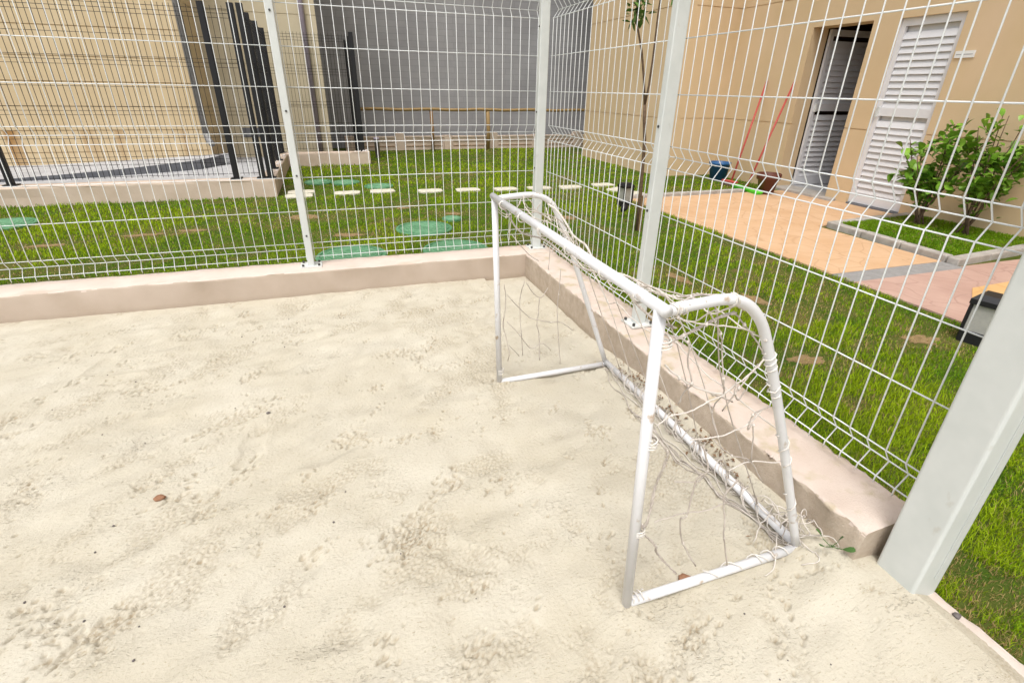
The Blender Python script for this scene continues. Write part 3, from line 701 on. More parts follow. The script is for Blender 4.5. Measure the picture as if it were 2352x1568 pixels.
# ---------------------------------------------------------------- buildings
def banded_wall(name, segs, grooves, mk, parent, axis, face, back, low_mat=None, zmax=6.0, g_=0.012, depth=0.010):
    """wall of flat panels with recessed scored joints; segs = list of (a0,a1,z0,z1); face/back = plane coordinates"""
    sgn = 1 if back > face else -1
    for a0, a1, z0, z1 in segs:
        cuts = [z0] + [z for z in grooves if z0+0.02 < z < z1-0.02] + [z1]
        for i in range(len(cuts)-1):
            lo = cuts[i] + (g_/2 if i > 0 else 0); hi = cuts[i+1] - (g_/2 if i < len(cuts)-2 else 0)
            f0, f1_ = sorted((face, back))
            m_ = low_mat if (low_mat and hi < 0.62) else mk
            obj('wall_panel', MB().box(f0,f1_,a0,a1,lo,hi) if axis == 'y' else MB().box(a0,a1,f0,f1_,lo,hi), m_, parent)
            if i < len(cuts)-2:
                f0, f1_ = sorted((face+sgn*depth, back))
                obj('scored_joint', MB().box(f0,f1_,a0+0.001,a1-0.001,hi,hi+g_) if axis == 'y' else MB().box(a0+0.001,a1-0.001,f0,f1_,hi,hi+g_), mk, parent)
G_ = [0.845, 2.30, 3.6, 4.9]
br = thing('apartment_building', (4.8,2.5,0), 'tan stucco building with two louvred doors beside the orange paving', 'building')
XB, XK = 4.72, 4.97
banded_wall('b', [(-9,0.785,0,6),(0.785,1.455,1.945,6),(1.455,1.765,0,6),(1.765,2.59,1.955,6),(2.59,3.95,0,6)], G_, M['wall_b'], br, 'y', XB, XK)
banded_wall('b', [(3.95,6.75,0,6)], G_, M['wall_b'], br, 'y', 3.68, 3.93)
banded_wall('b', [(3.931,4.719,0,6)], G_, M['wall_b'], br, 'x', 3.951, 4.20)
obj('roof_slab', MB().box(3.6,14,-9.05,14,6.001,6.2), M['wall_b'], br)
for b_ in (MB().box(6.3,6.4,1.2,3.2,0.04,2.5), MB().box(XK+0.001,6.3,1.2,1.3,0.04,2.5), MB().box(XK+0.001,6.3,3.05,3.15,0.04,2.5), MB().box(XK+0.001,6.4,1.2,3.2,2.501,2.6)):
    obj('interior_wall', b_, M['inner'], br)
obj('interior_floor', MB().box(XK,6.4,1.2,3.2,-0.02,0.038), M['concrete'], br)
obj('door_step', MB().box(4.62,XK-0.001,1.60,2.80,-0.02,0.04), M['kerbstone'], br, bevel=0.004)
def louvre_door(parent, w, h, z0, pitch, origin, rotz, hinge='l', open_=False):
    d = bpy.data.objects.new('door', None); d.empty_display_size = 0.05
    # a real mesh carries the door: its stiles and rails
    mb = MB(); st = 0.05
    mb.box(-0.018,0.018,0,st,0,h); mb.box(-0.018,0.018,w-st,w,0,h)
    for a, b in ((0,0.11),(h*0.505,h*0.505+0.085),(h-0.07,h)): mb.box(-0.0175,0.0175,st,w-st,a,b)
    me = bpy.data.meshes.new('door'); me.from_pydata(mb.v, [], mb.f); me.materials.append(M['door'])
    d = bpy.data.objects.new('door', me); link(d, parent, origin); d.rotation_euler = (0,0,rotz)
    sm = MB(); t = 0.0045; L_ = w-2*st-0.004
    sm.add([(-0.016,0,-0.006),(-0.016,L_,-0.006),(0.006,L_,0.059),(0.006,0,0.059),(-0.016+t,0,-0.009),(-0.016+t,L_,-0.009),(0.006+t,L_,0.056),(0.006+t,0,0.056)],
           [(0,1,2,3),(7,6,5,4),(0,4,5,1),(3,2,6,7),(0,3,7,4),(1,5,6,2)])
    sme = bpy.data.meshes.new('slat'); sme.from_pydata(sm.v, [], sm.f); sme.materials.append(M['door'])
    z = 0.122
    while z < h-0.125:
        if not (h*0.505-0.062 < z < h*0.505+0.09):
            s_ = bpy.data.objects.new('slat', sme); C.objects.link(s_); s_.parent = d; s_.location = (0, st+0.002, z); WL[s_.name] = Vector(origin)
        z += pitch
    hd = MB().box(-0.05,-0.0185,w-0.04,w-0.02,h*0.50,h*0.50+0.10)
    hme = bpy.data.meshes.new('handle'); hme.from_pydata(hd.v, [], hd.f); hme.materials.append(M['plate'])
    ho = bpy.data.objects.new('handle', hme); C.objects.link(ho); ho.parent = d
    return d
d1 = louvre_door(br, 0.655, 1.905, 0, 0.0665, (4.775,0.793,0.035), 0)
d1['label'] = 'white louvred door shut in its frame'
fr = MB(); fr.box(4.748,4.80,0.786,0.791,0.031,1.944); fr.box(4.748,4.80,1.4495,1.4545,0.031,1.944); fr.box(4.749,4.80,0.7915,1.449,1.941,1.9445)
obj('door_frame', fr, M['door'], br)
obj('door_backing', MB().box(4.81,4.96,0.786,1.4545,0.0,1.9445), M['door'], br)
obj('door_sill', MB().box(4.715,4.809,0.79,1.45,0.0,0.03), M['concrete_d'], br)
d2 = louvre_door(br, 0.80, 1.90, 0, 0.0665, (4.99+0.80,2.565-0.80*0.03,0.045), math.radians(88))
d2['label'] = 'louvred door standing ajar into the dark room'
pw = tag(obj('sign_plate', MB().rbox(4.708,4.7195,0.585,0.765,1.545,1.605,0.003,2), M['plate_w']), 'small white plastic plate on the wall beside the shut louvred door', 'sign')
obj('printed_line', MB().box(4.7068,4.7077,0.60,0.75,1.571,1.577), M['plate_g'], pw)

by = thing('apartment_building', (-5.5,6.2,0), 'yellow stucco building with scored joints and brown run-down stains behind black fence', 'building')
banded_wall('y', [(-14,-2.90,0.0,6)], [0.045,0.305,0.59,0.895,1.20,1.50,1.85,2.2,2.6,3.2,4,5], M['wall_y'], by, 'x', 5.90, 6.20, low_mat=M['wall_ys'], g_=0.012, depth=0.012)
banded_wall('y', [(6.201,6.755,0.0,6)], [0.895,2.2,4], M['wall_y'], by, 'y', -2.90, -3.2)
obj('roof_slab', MB().box(-14,-2.85,5.85,14,6.001,6.2), M['wall_y'], by)
obj('downpipe', MB().tube([(-2.93,5.855,0.52),(-2.93,5.855,6.0)], 0.045, 10), M['pipe_g'], by, True)
obj('downpipe_shoe', MB().tube([(-2.93,5.855,0.519),(-2.91,5.83,0.45),(-2.86,5.76,0.40)], 0.045, 10), M['pipe_g'], by, True)
bc = thing('apartment_building', (-3,7.8,0), 'cream stucco wall with a mauve downpipe between yellow building and grey block wall', 'building')
banded_wall('c', [(-2.898,-1.17,0,6.4)], [0.9,1.5,2.2,3.5,4.8], M['wall_c'], bc, 'x', 6.76, 7.0, g_=0.01)
obj('return_wall', MB().box(-1.42,-1.171,7.001,9.0,0,6.4), M['wall_c'], bc)
obj('roof_slab', MB().box(-2.88,-1.1,6.70,14,6.401,6.6), M['wall_c'], bc)
obj('downpipe', MB().tube([(-1.37,6.715,0.0),(-1.37,6.715,6.3)], 0.04, 10), M['pipe_p'], bc, True)
obj('vent_grille', MB().box(-2.55,-2.15,6.745,6.7585,0.42,0.56), M['concrete_d'], bc)
gw = tag(obj('block_wall', MB().box(-14,16,9.0,9.25,0,6.5), M['block']), 'tall grey concrete block wall behind the bamboo rail', 'wall')
lb = thing('low_wall', (2,8.5,0), 'low beige wall of piers and recessed panels at the foot of the grey block wall', 'wall')
k = 0; x = -0.9
while x < 7:
    obj('pier', MB().box(x,x+0.17,8.40,8.60,0,0.33 if k % 2 else 0.28), M['lowwall'], lb)
    obj('panel', MB().box(x+0.171,x+1.03,8.43,8.57,0,0.245), M['lowwall'], lb)
    obj('coping', MB().box(x+0.171,x+1.03,8.415,8.585,0.2455,0.268), M['lowwall'], lb)
    for zz in (0.07,0.16): obj('ledge', MB().box(x+0.20,x+1.0,8.42,8.4295,zz,zz+0.012), M['bamboo_d'], lb)
    x += 1.032; k += 1
rf = thing('bamboo_fence', (1.5,8.2,0), 'bamboo rail on brown timber posts in front of the grey block wall', 'fence')
P = [(-0.55+0.3*i, 8.2, 0.80+0.008*math.sin(i*1.7)) for i in range(20)]
obj('rail', MB().tube(P, 0.030, 8), M['bamboo'], rf, True)
for x in (0.87,2.09,3.35,4.6): obj('post', MB().tube([(x,8.215,-0.02),(x+0.012,8.21,0.4),(x-0.005,8.21,0.775)], 0.042 if x != 0.87 else 0.034, 9), M['bamboo_d'] if x < 1 else M['bamboo'], rf, True)
tag(obj('vent_pipe', MB().tube([(-0.375,7.15,-0.02),(-0.375,7.15,0.31),(-0.375,7.15,0.312),(-0.375,7.15,0.36)], [0.045,0.045,0.056,0.056], 12), M['pipe_p'], smooth=True), 'short capped mauve pipe standing in the lawn near the black end post', 'pipe')

# ---------------------------------------------------------------- paving, planter
tag(obj('patio_paving', MB().prism([(2.2,-0.62),(3.36,-0.62),(3.36,0.60),(4.719,0.60),(4.719,2.40),(2.2,2.34)], -0.02, 0.012), M['pave_o']), kind='structure')
tag(obj('paving_strip', MB().box(2.2,3.36,-0.80,-0.622,-0.02,0.010), mat('grey_strip', (0.24,0.235,0.23), 0.85, (0.30,0.295,0.29), 20, 6, 0.3, 120)), kind='structure')
tag(obj('path_paving', MB().prism([(2.2,-9),(4.719,-9),(4.719,-0.76),(3.362,-0.76),(3.362,-0.802),(2.2,-0.802)], -0.02, 0.012), M['pave_p']), kind='structure')
tag(obj('paving_panel', MB().prism([(2.45,-1.42),(3.25,-1.42),(4.3,-1.17),(4.3,-1.08),(2.9,-1.14)], 0.0, 0.016), M['pave_y']), kind='structure')
ke = thing('patio_kerb', (3.4,2.4,0), 'grey kerb stones between the orange paving and the back lawn', 'kerb')
x = 2.2
while x < 4.0:
    obj('kerb_stone', MB().prism([(x,2.345+0.024*(x-2.2)),(x+0.445,2.345+0.024*(x-1.755)),(x+0.445,2.425+0.024*(x-1.755)),(x,2.425+0.024*(x-2.2))], -0.02, 0.05), M['kerbstone'], ke, bevel=0.008)
    x += 0.45
pk = thing('planter_kerb', (3.95,0.0,0), 'grey stone kerb framing the grassy shrub bed by the shut door', 'kerb')
def stones(p0, p1, n, w):
    p0, p1 = Vector(p0), Vector(p1); d = (p1-p0)/n; t = d.normalized(); nn = Vector((-t.y, t.x))*w
    for i in range(n):
        a, b = p0+d*i+t*0.004, p0+d*(i+1)-t*0.004
        j = random.uniform(-0.003,0.003)
        obj('kerb_stone', MB().prism([(a.x,a.y),(b.x,b.y),(b.x+nn.x,b.y+nn.y),(a.x+nn.x,a.y+nn.y)], -0.02, 0.062+j), M['kerbstone'], pk, bevel=0.01)
stones((3.365,-0.735), (4.71,-0.62), 3, 0.085)
stones((3.45,0.575), (3.37,-0.635), 3, 0.085)
stones((4.71,0.70), (3.455,0.585), 3, 0.085)
tag(obj('planter_soil', MB().prism([(3.46,-0.645),(4.718,-0.53),(4.718,0.61),(3.54,0.50)], 0.0, 0.035), M['soil']), kind='structure')

# ---------------------------------------------------------------- shrubs and sapling
lrg = random.Random(17)
def leaf_mesh(name, L_, W_, m_):
    mb = MB(); prof = [(0,0.02),(0.2,0.45),(0.5,0.9),(0.78,1.0),(0.93,0.62),(1.0,0.05)]
    for t, w in prof:
        z = 0.12*L_*math.sin(t*2.2)
        mb.v += [(-w*W_/2, t*L_, z+0.10*W_*w), (0, t*L_, z), (w*W_/2, t*L_, z+0.10*W_*w)]
    for i in range(len(prof)-1):
        a = 3*i; mb.f += [(a,a+1,a+4,a+3),(a+1,a+2,a+5,a+4)]
    me = bpy.data.meshes.new(name); me.from_pydata(mb.v, [], mb.f); me.materials.append(m_)
    me.polygons.foreach_set('use_smooth', [True]*len(me.polygons)); return me
LM = [leaf_mesh('leaf', 0.082, 0.060, M['shrub']), leaf_mesh('leaf', 0.098, 0.068, M['shrub']), leaf_mesh('leaf', 0.066, 0.052, M['shrub'])]
def add_leaf(me, parent, p, d, roll, s):
    o = bpy.data.objects.new('leaf', me); link(o, parent, p)
    q = Vector(d).to_track_quat('Y', 'Z'); o.rotation_mode = 'QUATERNION'
    from mathutils import Quaternion
    o.rotation_quaternion = q @ Quaternion((0,1,0), roll); o.scale = (s,s,s)
def shrub(x, y, label, nst, spread, height, nleaf, bias):
    t = thing('shrub', (x,y,0.035), label, 'shrub', None)
    tips = []; mb_list = []
    for i in range(nst):
        a = 2*math.pi*i/nst+lrg.uniform(-0.5,0.5); s = spread*lrg.uniform(0.3,1.0); hh = height*lrg.uniform(0.62,1.0)
        P = [(x+lrg.uniform(-0.04,0.04), y+lrg.uniform(-0.06,0.06), 0.02)]
        for k in range(1,6):
            f = k/5; P.append((x+math.cos(a)*s*f**1.3+lrg.gauss(0,0.012)+bias[0]*f, y+math.sin(a)*s*f**1.3+lrg.gauss(0,0.012)+bias[1]*f, 0.02+hh*f))
        obj('stem', MB().tube(P, [0.009,0.008,0.0065,0.005,0.004,0.003], 6), M['stem'], t, True)
        tips.append(P)
        for b in range(4):
            k = lrg.choice((2,3,4)); q = Vector(P[k]); d = Vector((lrg.gauss(0,1),lrg.gauss(0,1),lrg.uniform(0.3,1.3))).normalized()*lrg.uniform(0.08,0.2)
            B = [q, q+d*0.5+Vector((0,0,0.01)), q+d]
            obj('twig', MB().tube(B, [0.004,0.003,0.002], 5), M['stem'], t, True); tips.append([tuple(v) for v in (q, q+d*0.5, q+d)])
    for i in range(nleaf):
        P = lrg.choice(tips); f = 0.25+0.75*lrg.random()**0.8; k = f*(len(P)-1); a = min(int(k), len(P)-2); c = Vector(P[a]).lerp(Vector(P[a+1]), k-a)
        if c.z < 0.2: c = Vector(P[-1])
        d = Vector((lrg.gauss(0,1), lrg.gauss(0,1), lrg.gauss(0.45,0.6)))
        add_leaf(lrg.choice(LM), t, c+d.normalized()*lrg.uniform(0.0,0.02), d, lrg.uniform(-0.7,0.7), lrg.uniform(0.75,1.2))
    cmf = MB()
    for i in range(330):
        P = lrg.choice(tips); f = 0.2+0.8*lrg.random(); k = f*(len(P)-1); a = min(int(k), len(P)-2); c = Vector(P[a]).lerp(Vector(P[a+1]), k-a)
        c += Vector((lrg.gauss(0,0.05), lrg.gauss(0,0.05), lrg.gauss(0,0.04)))
        if c.z < 0.16: continue
        d = Vector((lrg.gauss(0,1), lrg.gauss(0,1), lrg.gauss(0.45,0.6))).normalized(); me = lrg.choice(LM); sc = lrg.uniform(0.6,1.0)
        R_ = d.to_track_quat('Y','Z').to_matrix()
        cmf.add([c+R_@(v.co*sc) for v in me.vertices], [tuple(p_.vertices) for p_ in me.polygons])
    fo = obj('foliage', cmf, M['shrub'], t, True); fo['kind'] = 'stuff'
    return t
shrub(4.30, 0.28, 'round-leaved green shrub beside the shut louvred door, stray stem over the door', 9, 0.38, 1.02, 300, (-0.05,0.03))
shrub(4.32, -0.14, 'round-leaved green shrub further along the bed, away from the door', 8, 0.38, 1.06, 300, (0,0.0))

tr = thing('sapling_tree', (1.486,0.95,0), 'young sapling with forked thin trunk standing in the lawn behind fence', 'tree')
obj('trunk', MB().tube([(1.488,0.95,-0.02),(1.478,0.95,0.35),(1.462,0.955,0.72),(1.452,0.95,0.82),(1.424,0.95,0.98),(1.412,0.95,1.10)], [0.019,0.017,0.015,0.015,0.014,0.0145], 8), M['stem'], tr, True)
obj('branch', MB().tube([(1.414,0.95,1.08),(1.372,0.95,1.30),(1.322,0.95,1.50),(1.235,0.945,1.72),(1.22,0.94,1.9),(1.24,0.93,2.15)], [0.011,0.010,0.009,0.007,0.005,0.003], 8), M['stem'], tr, True)
obj('branch', MB().tube([(1.412,0.95,1.09),(1.432,0.955,1.25),(1.442,0.96,1.45),(1.446,0.97,1.78),(1.47,0.98,2.1),(1.46,0.99,2.5)], [0.010,0.009,0.008,0.0065,0.005,0.003], 8), M['stem'], tr, True)
obj('stake', MB().tube([(1.505,0.935,-0.02),(1.50,0.935,0.33)], 0.018, 7), M['stake'], tr)
cm = MB()
def crown_leaf(p, d, L_, W_):
    d = Vector(d).normalized(); s = d.cross(Vector((lrg.gauss(0,0.4),lrg.gauss(0,0.4),1))).normalized(); n = s.cross(d); p = Vector(p)
    cm.add([p, p+d*L_*0.45+s*W_/2+n*0.006, p+d*L_*0.8+s*W_*0.3, p+d*L_, p+d*L_*0.8-s*W_*0.3, p+d*L_*0.45-s*W_/2+n*0.006, p+d*L_*0.45-n*0.004], [(0,1,6),(1,2,6),(2,3,4,6),(6,4,5),(0,6,5)])
for i in range(60):
    f = lrg.random(); c = Vector((1.235+lrg.gauss(0,0.03),0.945+lrg.gauss(0,0.05),1.72+0.22*f+lrg.gauss(0,0.02)))
    crown_leaf(c, (lrg.gauss(0,1),lrg.gauss(0,1),lrg.gauss(-0.35,0.6)), lrg.uniform(0.07,0.11), lrg.uniform(0.028,0.04))
for i in range(260):
    c = Vector((1.36+lrg.gauss(0,0.16),0.96+lrg.gauss(0,0.16),2.3+lrg.gauss(0,0.2)))
    crown_leaf(c, (lrg.gauss(0,1),lrg.gauss(0,1),lrg.gauss(-0.1,0.7)), lrg.uniform(0.07,0.11), lrg.uniform(0.028,0.04))
obj('crown', cm, M['treeleaf'], tr, True)

# ---------------------------------------------------------------- lawn fittings
def cover(x, y, r, label, group=None):
    t = thing('drain_cover', (x,y,0), label, 'cover', group)
    prof = [(r*0.99,-0.01),(r,0.017),(r*0.97,0.024),(r*0.90,0.024),(r*0.885,0.014),(r*0.86,0.014),(r*0.845,0.023)]
    b = MB().lathe(prof, x, y, 36); obj('lid', b, M['green'], t)
    rr = 0.16
    ribs = MB()
    for k in range(5):
        a = r*(0.15+0.14*k)
        pts = [(x+a*math.cos(q), y+a*math.sin(q), 0.0235) for q in np.linspace(0, 2*math.pi, 29)]
        ribs.tube(pts, 0.004, 5, False)
    for k in range(12):
        q = 2*math.pi*k/12; ribs.tube([(x+r*0.12*math.cos(q), y+r*0.12*math.sin(q), 0.0235),(x+r*0.83*math.cos(q), y+r*0.83*math.sin(q), 0.0235)], 0.0035, 5)
    obj('rib_pattern', ribs, M['rib'], t, True)
cover(-0.469,1.50,0.265,'green round drain cover between two others, standing farther off the kerb')
cover(-1.16,0.78,0.27,'green round drain cover close behind the kerb at the fence post foot')
cover(-0.34,0.74,0.27,'green round drain cover close behind the kerb, beside the goal end')
cover(-0.13,1.83,0.10,'small green round drain cover behind the large isolated one')
for x, y in ((-0.66,3.93),(-1.07,4.33),(-1.42,4.45)): cover(x, y, 0.19, 'green drain cover sunk in the lawn just behind the stepping stones', 'covers behind the stepping stones')
cover(-4.15,2.62,0.25,'green drain cover in the lawn in front of the long low wall')
for i, (x, y, a, lab) in enumerate(((-1.64,3.46,0.02,0),(-1.62,3.72,0.0,0),(-1.08,3.53,0.03,0),(-0.65,3.56,-0.02,0),(-0.06,3.44,0.02,0),(0.43,3.40,0.0,0),(0.93,3.35,0.03,0),(1.40,3.32,0.0,0),(1.85,3.30,-0.02,0),(2.38,3.36,0.03,0),(2.40,2.97,0.4,1),(2.44,2.66,0.1,2))):
    mb = MB(); n = 20; w, d = 0.155, 0.105; poly = []
    for k in range(n):
        q = 2*math.pi*k/n; c, s = math.cos(q), math.sin(q); r_ = 1/max(abs(c)**6+abs(s)**6, 1e-6)**(1/6)
        px_, py_ = c*r_*w*(1+random.uniform(-0.05,0.05)), s*r_*d*(1+random.uniform(-0.06,0.06))
        poly.append((x+px_*math.cos(a)-py_*math.sin(a), y+px_*math.sin(a)+py_*math.cos(a)))
    o = obj('stepping_stone', mb.prism(poly, -0.01, 0.021), M['stepstone'], bevel=0.005)
    tag(o, ('cream stepping stone in the straight row crossing the back lawn','cream stepping stone beside the lantern, between the row and the paving','cream stepping stone nearest the orange paving, below the lantern')[lab], 'stepping stone', 'stepping stones in the row' if lab == 0 and 1 < i < 9 else None)
    if i < 2: o['label'] = ('cream stepping stone starting the row, on the court side of its twin','cream stepping stone beside its twin, farther from the court')[i]
    if i == 9: o['label'] = 'cream stepping stone closing the straight row, just behind the lantern'

def lantern(x, y, w, h, rz, label):
    t = thing('garden_light', (x,y,0), label, 'lamp')
    cs, sn = math.cos(rz), math.sin(rz)
    def R(mb):
        mb.v = [(x+(a-x)*cs-(b-y)*sn, y+(a-x)*sn+(b-y)*cs, c) for a, b, c in mb.v]; return mb
    e = w/2
    obj('base', R(MB().rbox(x-e,x+e,y-e,y+e,-0.02,0.25*h,0.012)), M['black'], t)
    for sx in (-1,1):
        for sy in (-1,1): obj('corner_bar', R(MB().box(x+sx*e-0.014*(sx>0)-0.0*(sx<0), x+sx*e+0.014*(sx<0), y+sy*e-0.014*(sy>0), y+sy*e+0.014*(sy<0), 0.2505*h, 0.799*h)), M['black'], t)
    i_ = e-0.010
    for a in range(4):
        mb = (MB().box(x-e+0.016,x+e-0.016,y-i_-0.002,y-i_+0.002,0.251*h,0.798*h), MB().box(x-e+0.016,x+e-0.016,y+i_-0.002,y+i_+0.002,0.251*h,0.798*h),
              MB().box(x-i_-0.002,x-i_+0.002,y-e+0.016,y+e-0.016,0.251*h,0.798*h), MB().box(x+i_-0.002,x+i_+0.002,y-e+0.016,y+e-0.016,0.251*h,0.798*h))[a]
        obj('pane', R(mb), M['frost'], t)
    cap = MB(); a1, a2 = e+0.004, e*0.72
    cap.add([(x-a1,y-a1,0.8*h),(x+a1,y-a1,0.8*h),(x+a1,y+a1,0.8*h),(x-a1,y+a1,0.8*h),(x-a1,y-a1,0.9*h),(x+a1,y-a1,0.9*h),(x+a1,y+a1,0.9*h),(x-a1,y+a1,0.9*h),(x-a2,y-a2,h),(x+a2,y-a2,h),(x+a2,y+a2,h),(x-a2,y+a2,h)],
            [(3,2,1,0),(0,1,5,4),(1,2,6,5),(2,3,7,6),(3,0,4,7),(4,5,9,8),(5,6,10,9),(6,7,11,10),(7,4,8,11),(8,9,10,11)])
    obj('cap', R(cap), M['black'], t)
lantern(2.02,-1.72,0.15,0.27,0.25,'black box garden light with frosted panes beside the pink path')
lantern(1.94,1.99,0.13,0.27,0.15,'black box garden light with frosted panes near the sapling and stepping stones')
sp = thing('spotlight', (1.64,1.49,0), 'tiny black ground spotlight on a spike in the lawn near sapling', 'lamp')
obj('spike', MB().tube([(1.64,1.49,-0.02),(1.64,1.49,0.07)], 0.008, 6), M['black'], sp)
obj('lamp_head', MB().tube([(1.615,1.47,0.075),(1.64,1.49,0.09),(1.67,1.51,0.112)], [0.02,0.034,0.036], 10), M['black'], sp, True)
obj('lens', MB().tube([(1.668,1.509,0.111),(1.672,1.512,0.1145)], 0.03, 10), M['plate'], sp)

# ---------------------------------------------------------------- cleaning things by the wall
def bucket(name, x, y, rb, rt_, h, m_, label, tilt=0.0, mouth=None):
    t = thing(name, (x,y,0.0), label, 'bucket')
    obj('body', MB().lathe([(rb,0.0),(rt_*0.98,h*0.86),(rt_*1.06,h*0.88),(rt_*1.07,h*0.985),(rt_*1.0,h),(rt_*0.95,h*0.98),(rb*0.95,0.015)], x, y, 22), m_, t, True)
    P = [(x+rt_*1.05*math.cos(q), y-0.03*math.sin(q)-rt_*0.5*math.sin(q), h*0.93-rt_*0.45*math.sin(q)) for q in np.linspace(0, math.pi, 12)]
    obj('handle', MB().tube(P, 0.004, 5), M['plate'] if mouth is None else m_, t, True)
    return t
bucket('bucket', 4.36, 3.40, 0.115, 0.15, 0.27, M['blue'], 'blue plastic bucket on the grass by the wall corner')
pt = thing('flower_pot', (4.21,2.24,0.012), 'dark brown plastic pot beside the lime broom head', 'pot')
obj('body', MB().lathe([(0.095,0.012),(0.125,0.19),(0.148,0.195),(0.152,0.265),(0.142,0.272),(0.135,0.262),(0.09,0.03)], 4.21, 2.24, 22), M['brownp'], pt, True)
obj('soil_fill', MB().lathe([(0.01,0.20),(0.127,0.205),(0.06,0.225)], 4.21, 2.24, 14), M['dirt'], pt)
b2 = thing('broom', (4.2,2.50,0.03), 'red-handled broom with a lime green head leaning on the tan wall', 'broom')
obj('handle', MB().tube([(4.12,2.50,0.05),(4.706,2.683,1.345)], 0.0125, 8), M['redp'], b2, True)
obj('broom_head', MB().prism([(4.09,2.77),(4.17,2.74),(4.09,2.15),(4.01,2.18)], 0.028, 0.06), M['limep'], b2, bevel=0.008)
obj('bristles', MB().prism([(4.095,2.75),(4.16,2.73),(4.083,2.17),(4.02,2.19)], 0.013, 0.0275), M['limep'], b2)
b1 = thing('broom', (4.45,3.1,0.03), 'red-handled broom leaning on the tan wall close to the blue bucket', 'broom')
obj('handle', MB().tube([(4.22,2.93,0.05),(4.706,3.176,1.365)], 0.0125, 8), M['redp'], b1, True)
obj('broom_head', MB().prism([(4.16,3.07),(4.23,3.07),(4.24,2.80),(4.17,2.80)], 0.045, 0.075), M['redp'], b1, bevel=0.008)
obj('bristles', MB().prism([(4.165,3.06),(4.225,3.06),(4.235,2.81),(4.175,2.81)], 0.0, 0.0445), M['stem'], b1)

# ---------------------------------------------------------------- small things on the sand
def pebble(x, y, r, m_, label, sq=0.6, name='pebble', z=None):
    z = SZF(x,y) if z is None else z; mb = MB(); n = 9; rows = []
    for i in range(5):
        a = math.pi*(i+0.5)/5
        for k in range(n):
            q = 2*math.pi*k/n; rr = r*math.sin(a)*(1+0.16*math.sin(3*q+i)+random.uniform(-0.08,0.08)); mb.v.append((x+rr*math.cos(q)*1.25, y+rr*math.sin(q), z+r*sq*0.6-r*sq*math.cos(a)))
    for i in range(4):
        for k in range(n): mb.f.append((i*n+k, i*n+(k+1)%n, (i+1)*n+(k+1)%n, (i+1)*n+k))
    mb.f += [tuple(range(n-1,-1,-1)), tuple(4*n+k for k in range(n))]
    return tag(obj(name, mb, m_, smooth=True), label, 'pebble')
pebble(-1.886, -1.739, 0.014, M['stone_d'], 'reddish brown pebble lying alone on the open sand')
pebble(-1.597, -1.313, 0.007, M['stone_g'], 'tiny dark stone on the open sand far from the goal')
pebble(0.142, -2.845, 0.009, M['stone_g'], 'grey pebble on the concrete threshold by the gate post', z=0.019)
pebble(-0.435, -2.52, 0.016, M['stone_d'], 'brown lump against the near base bar inside the goal')
pebble(0.10, -2.86, 0.006, M['leaf_dry'], 'tan crumb of dry leaf near the gate post foot', z=0.03)
for k in range(70):
    x, y = random.uniform(-2.9,-0.1), random.uniform(-2.9,-0.2)
    if abs(x+0.36) < 0.33 and -2.6 < y < -1.3 and random.random() < 0.5: continue
    if k == 0: dbm = MB()
    z = SZF(x,y); r = random.uniform(0.0015,0.004)
    dbm.lathe([(r*0.7,z-0.001),(r,z+r*0.5),(r*0.5,z+r)], x, y, 5)
tag(obj('grit', dbm, M['stone_g'], origin=(0,0,0)), 'scattered dark grit lying on the sand', 'grit', kind='stuff')
lt = MB()
for k in range(170):
    s = random.random(); y = -1.42-0.9*s+random.gauss(0,0.02); x = -0.028+random.gauss(0,0.012)
    if random.random() < 0.12: x = random.uniform(-0.2,-0.01); y = random.uniform(-2.5,-1.35)
    x = min(x,-0.006); z = SZF(x,y)+random.uniform(0.002,0.014); a = random.uniform(0,6.3); L_, W_ = random.uniform(0.004,0.011), random.uniform(0.002,0.005)
    c, s_ = math.cos(a), math.sin(a); t1, t2 = random.uniform(-0.5,0.5)*L_, random.uniform(-0.4,0.4)*W_
    lt.add([(x-c*L_,y-s_*L_,z-t1),(x+s_*W_,y-c*W_,z+t2+0.002),(x+c*L_,y+s_*L_,z+t1),(x-s_*W_,y+c*W_,z-t2+0.002)], [(0,1,2),(0,2,3)])
tag(obj('leaf_litter', lt, M['leaf_dry'], origin=(0,0,0)), 'dry brown leaf litter caught between net and kerb', 'litter', kind='stuff')
wd = thing('weed', (-0.012,-2.60,0.03), 'small green weed sprouting at the kerb foot beside the goal corner', 'weed')
WM = leaf_mesh('leaf', 0.035, 0.022, M['weed'])
for d, s in (((0.3,-0.9,0.5),1.0),((-0.6,-0.5,0.7),1.0),((-0.5,0.6,0.6),0.9),((0.1,-0.4,1.0),0.8),((-0.9,-0.1,0.4),0.8)):
    p = Vector((-0.02,-2.60,SZF(-0.02,-2.60)+0.006)); e = p+Vector(d).normalized()*0.03
    obj('stalk', MB().tube([p, e], 0.0012, 4), M['weed'], wd); add_leaf(WM, wd, e, d, 0.2, s)

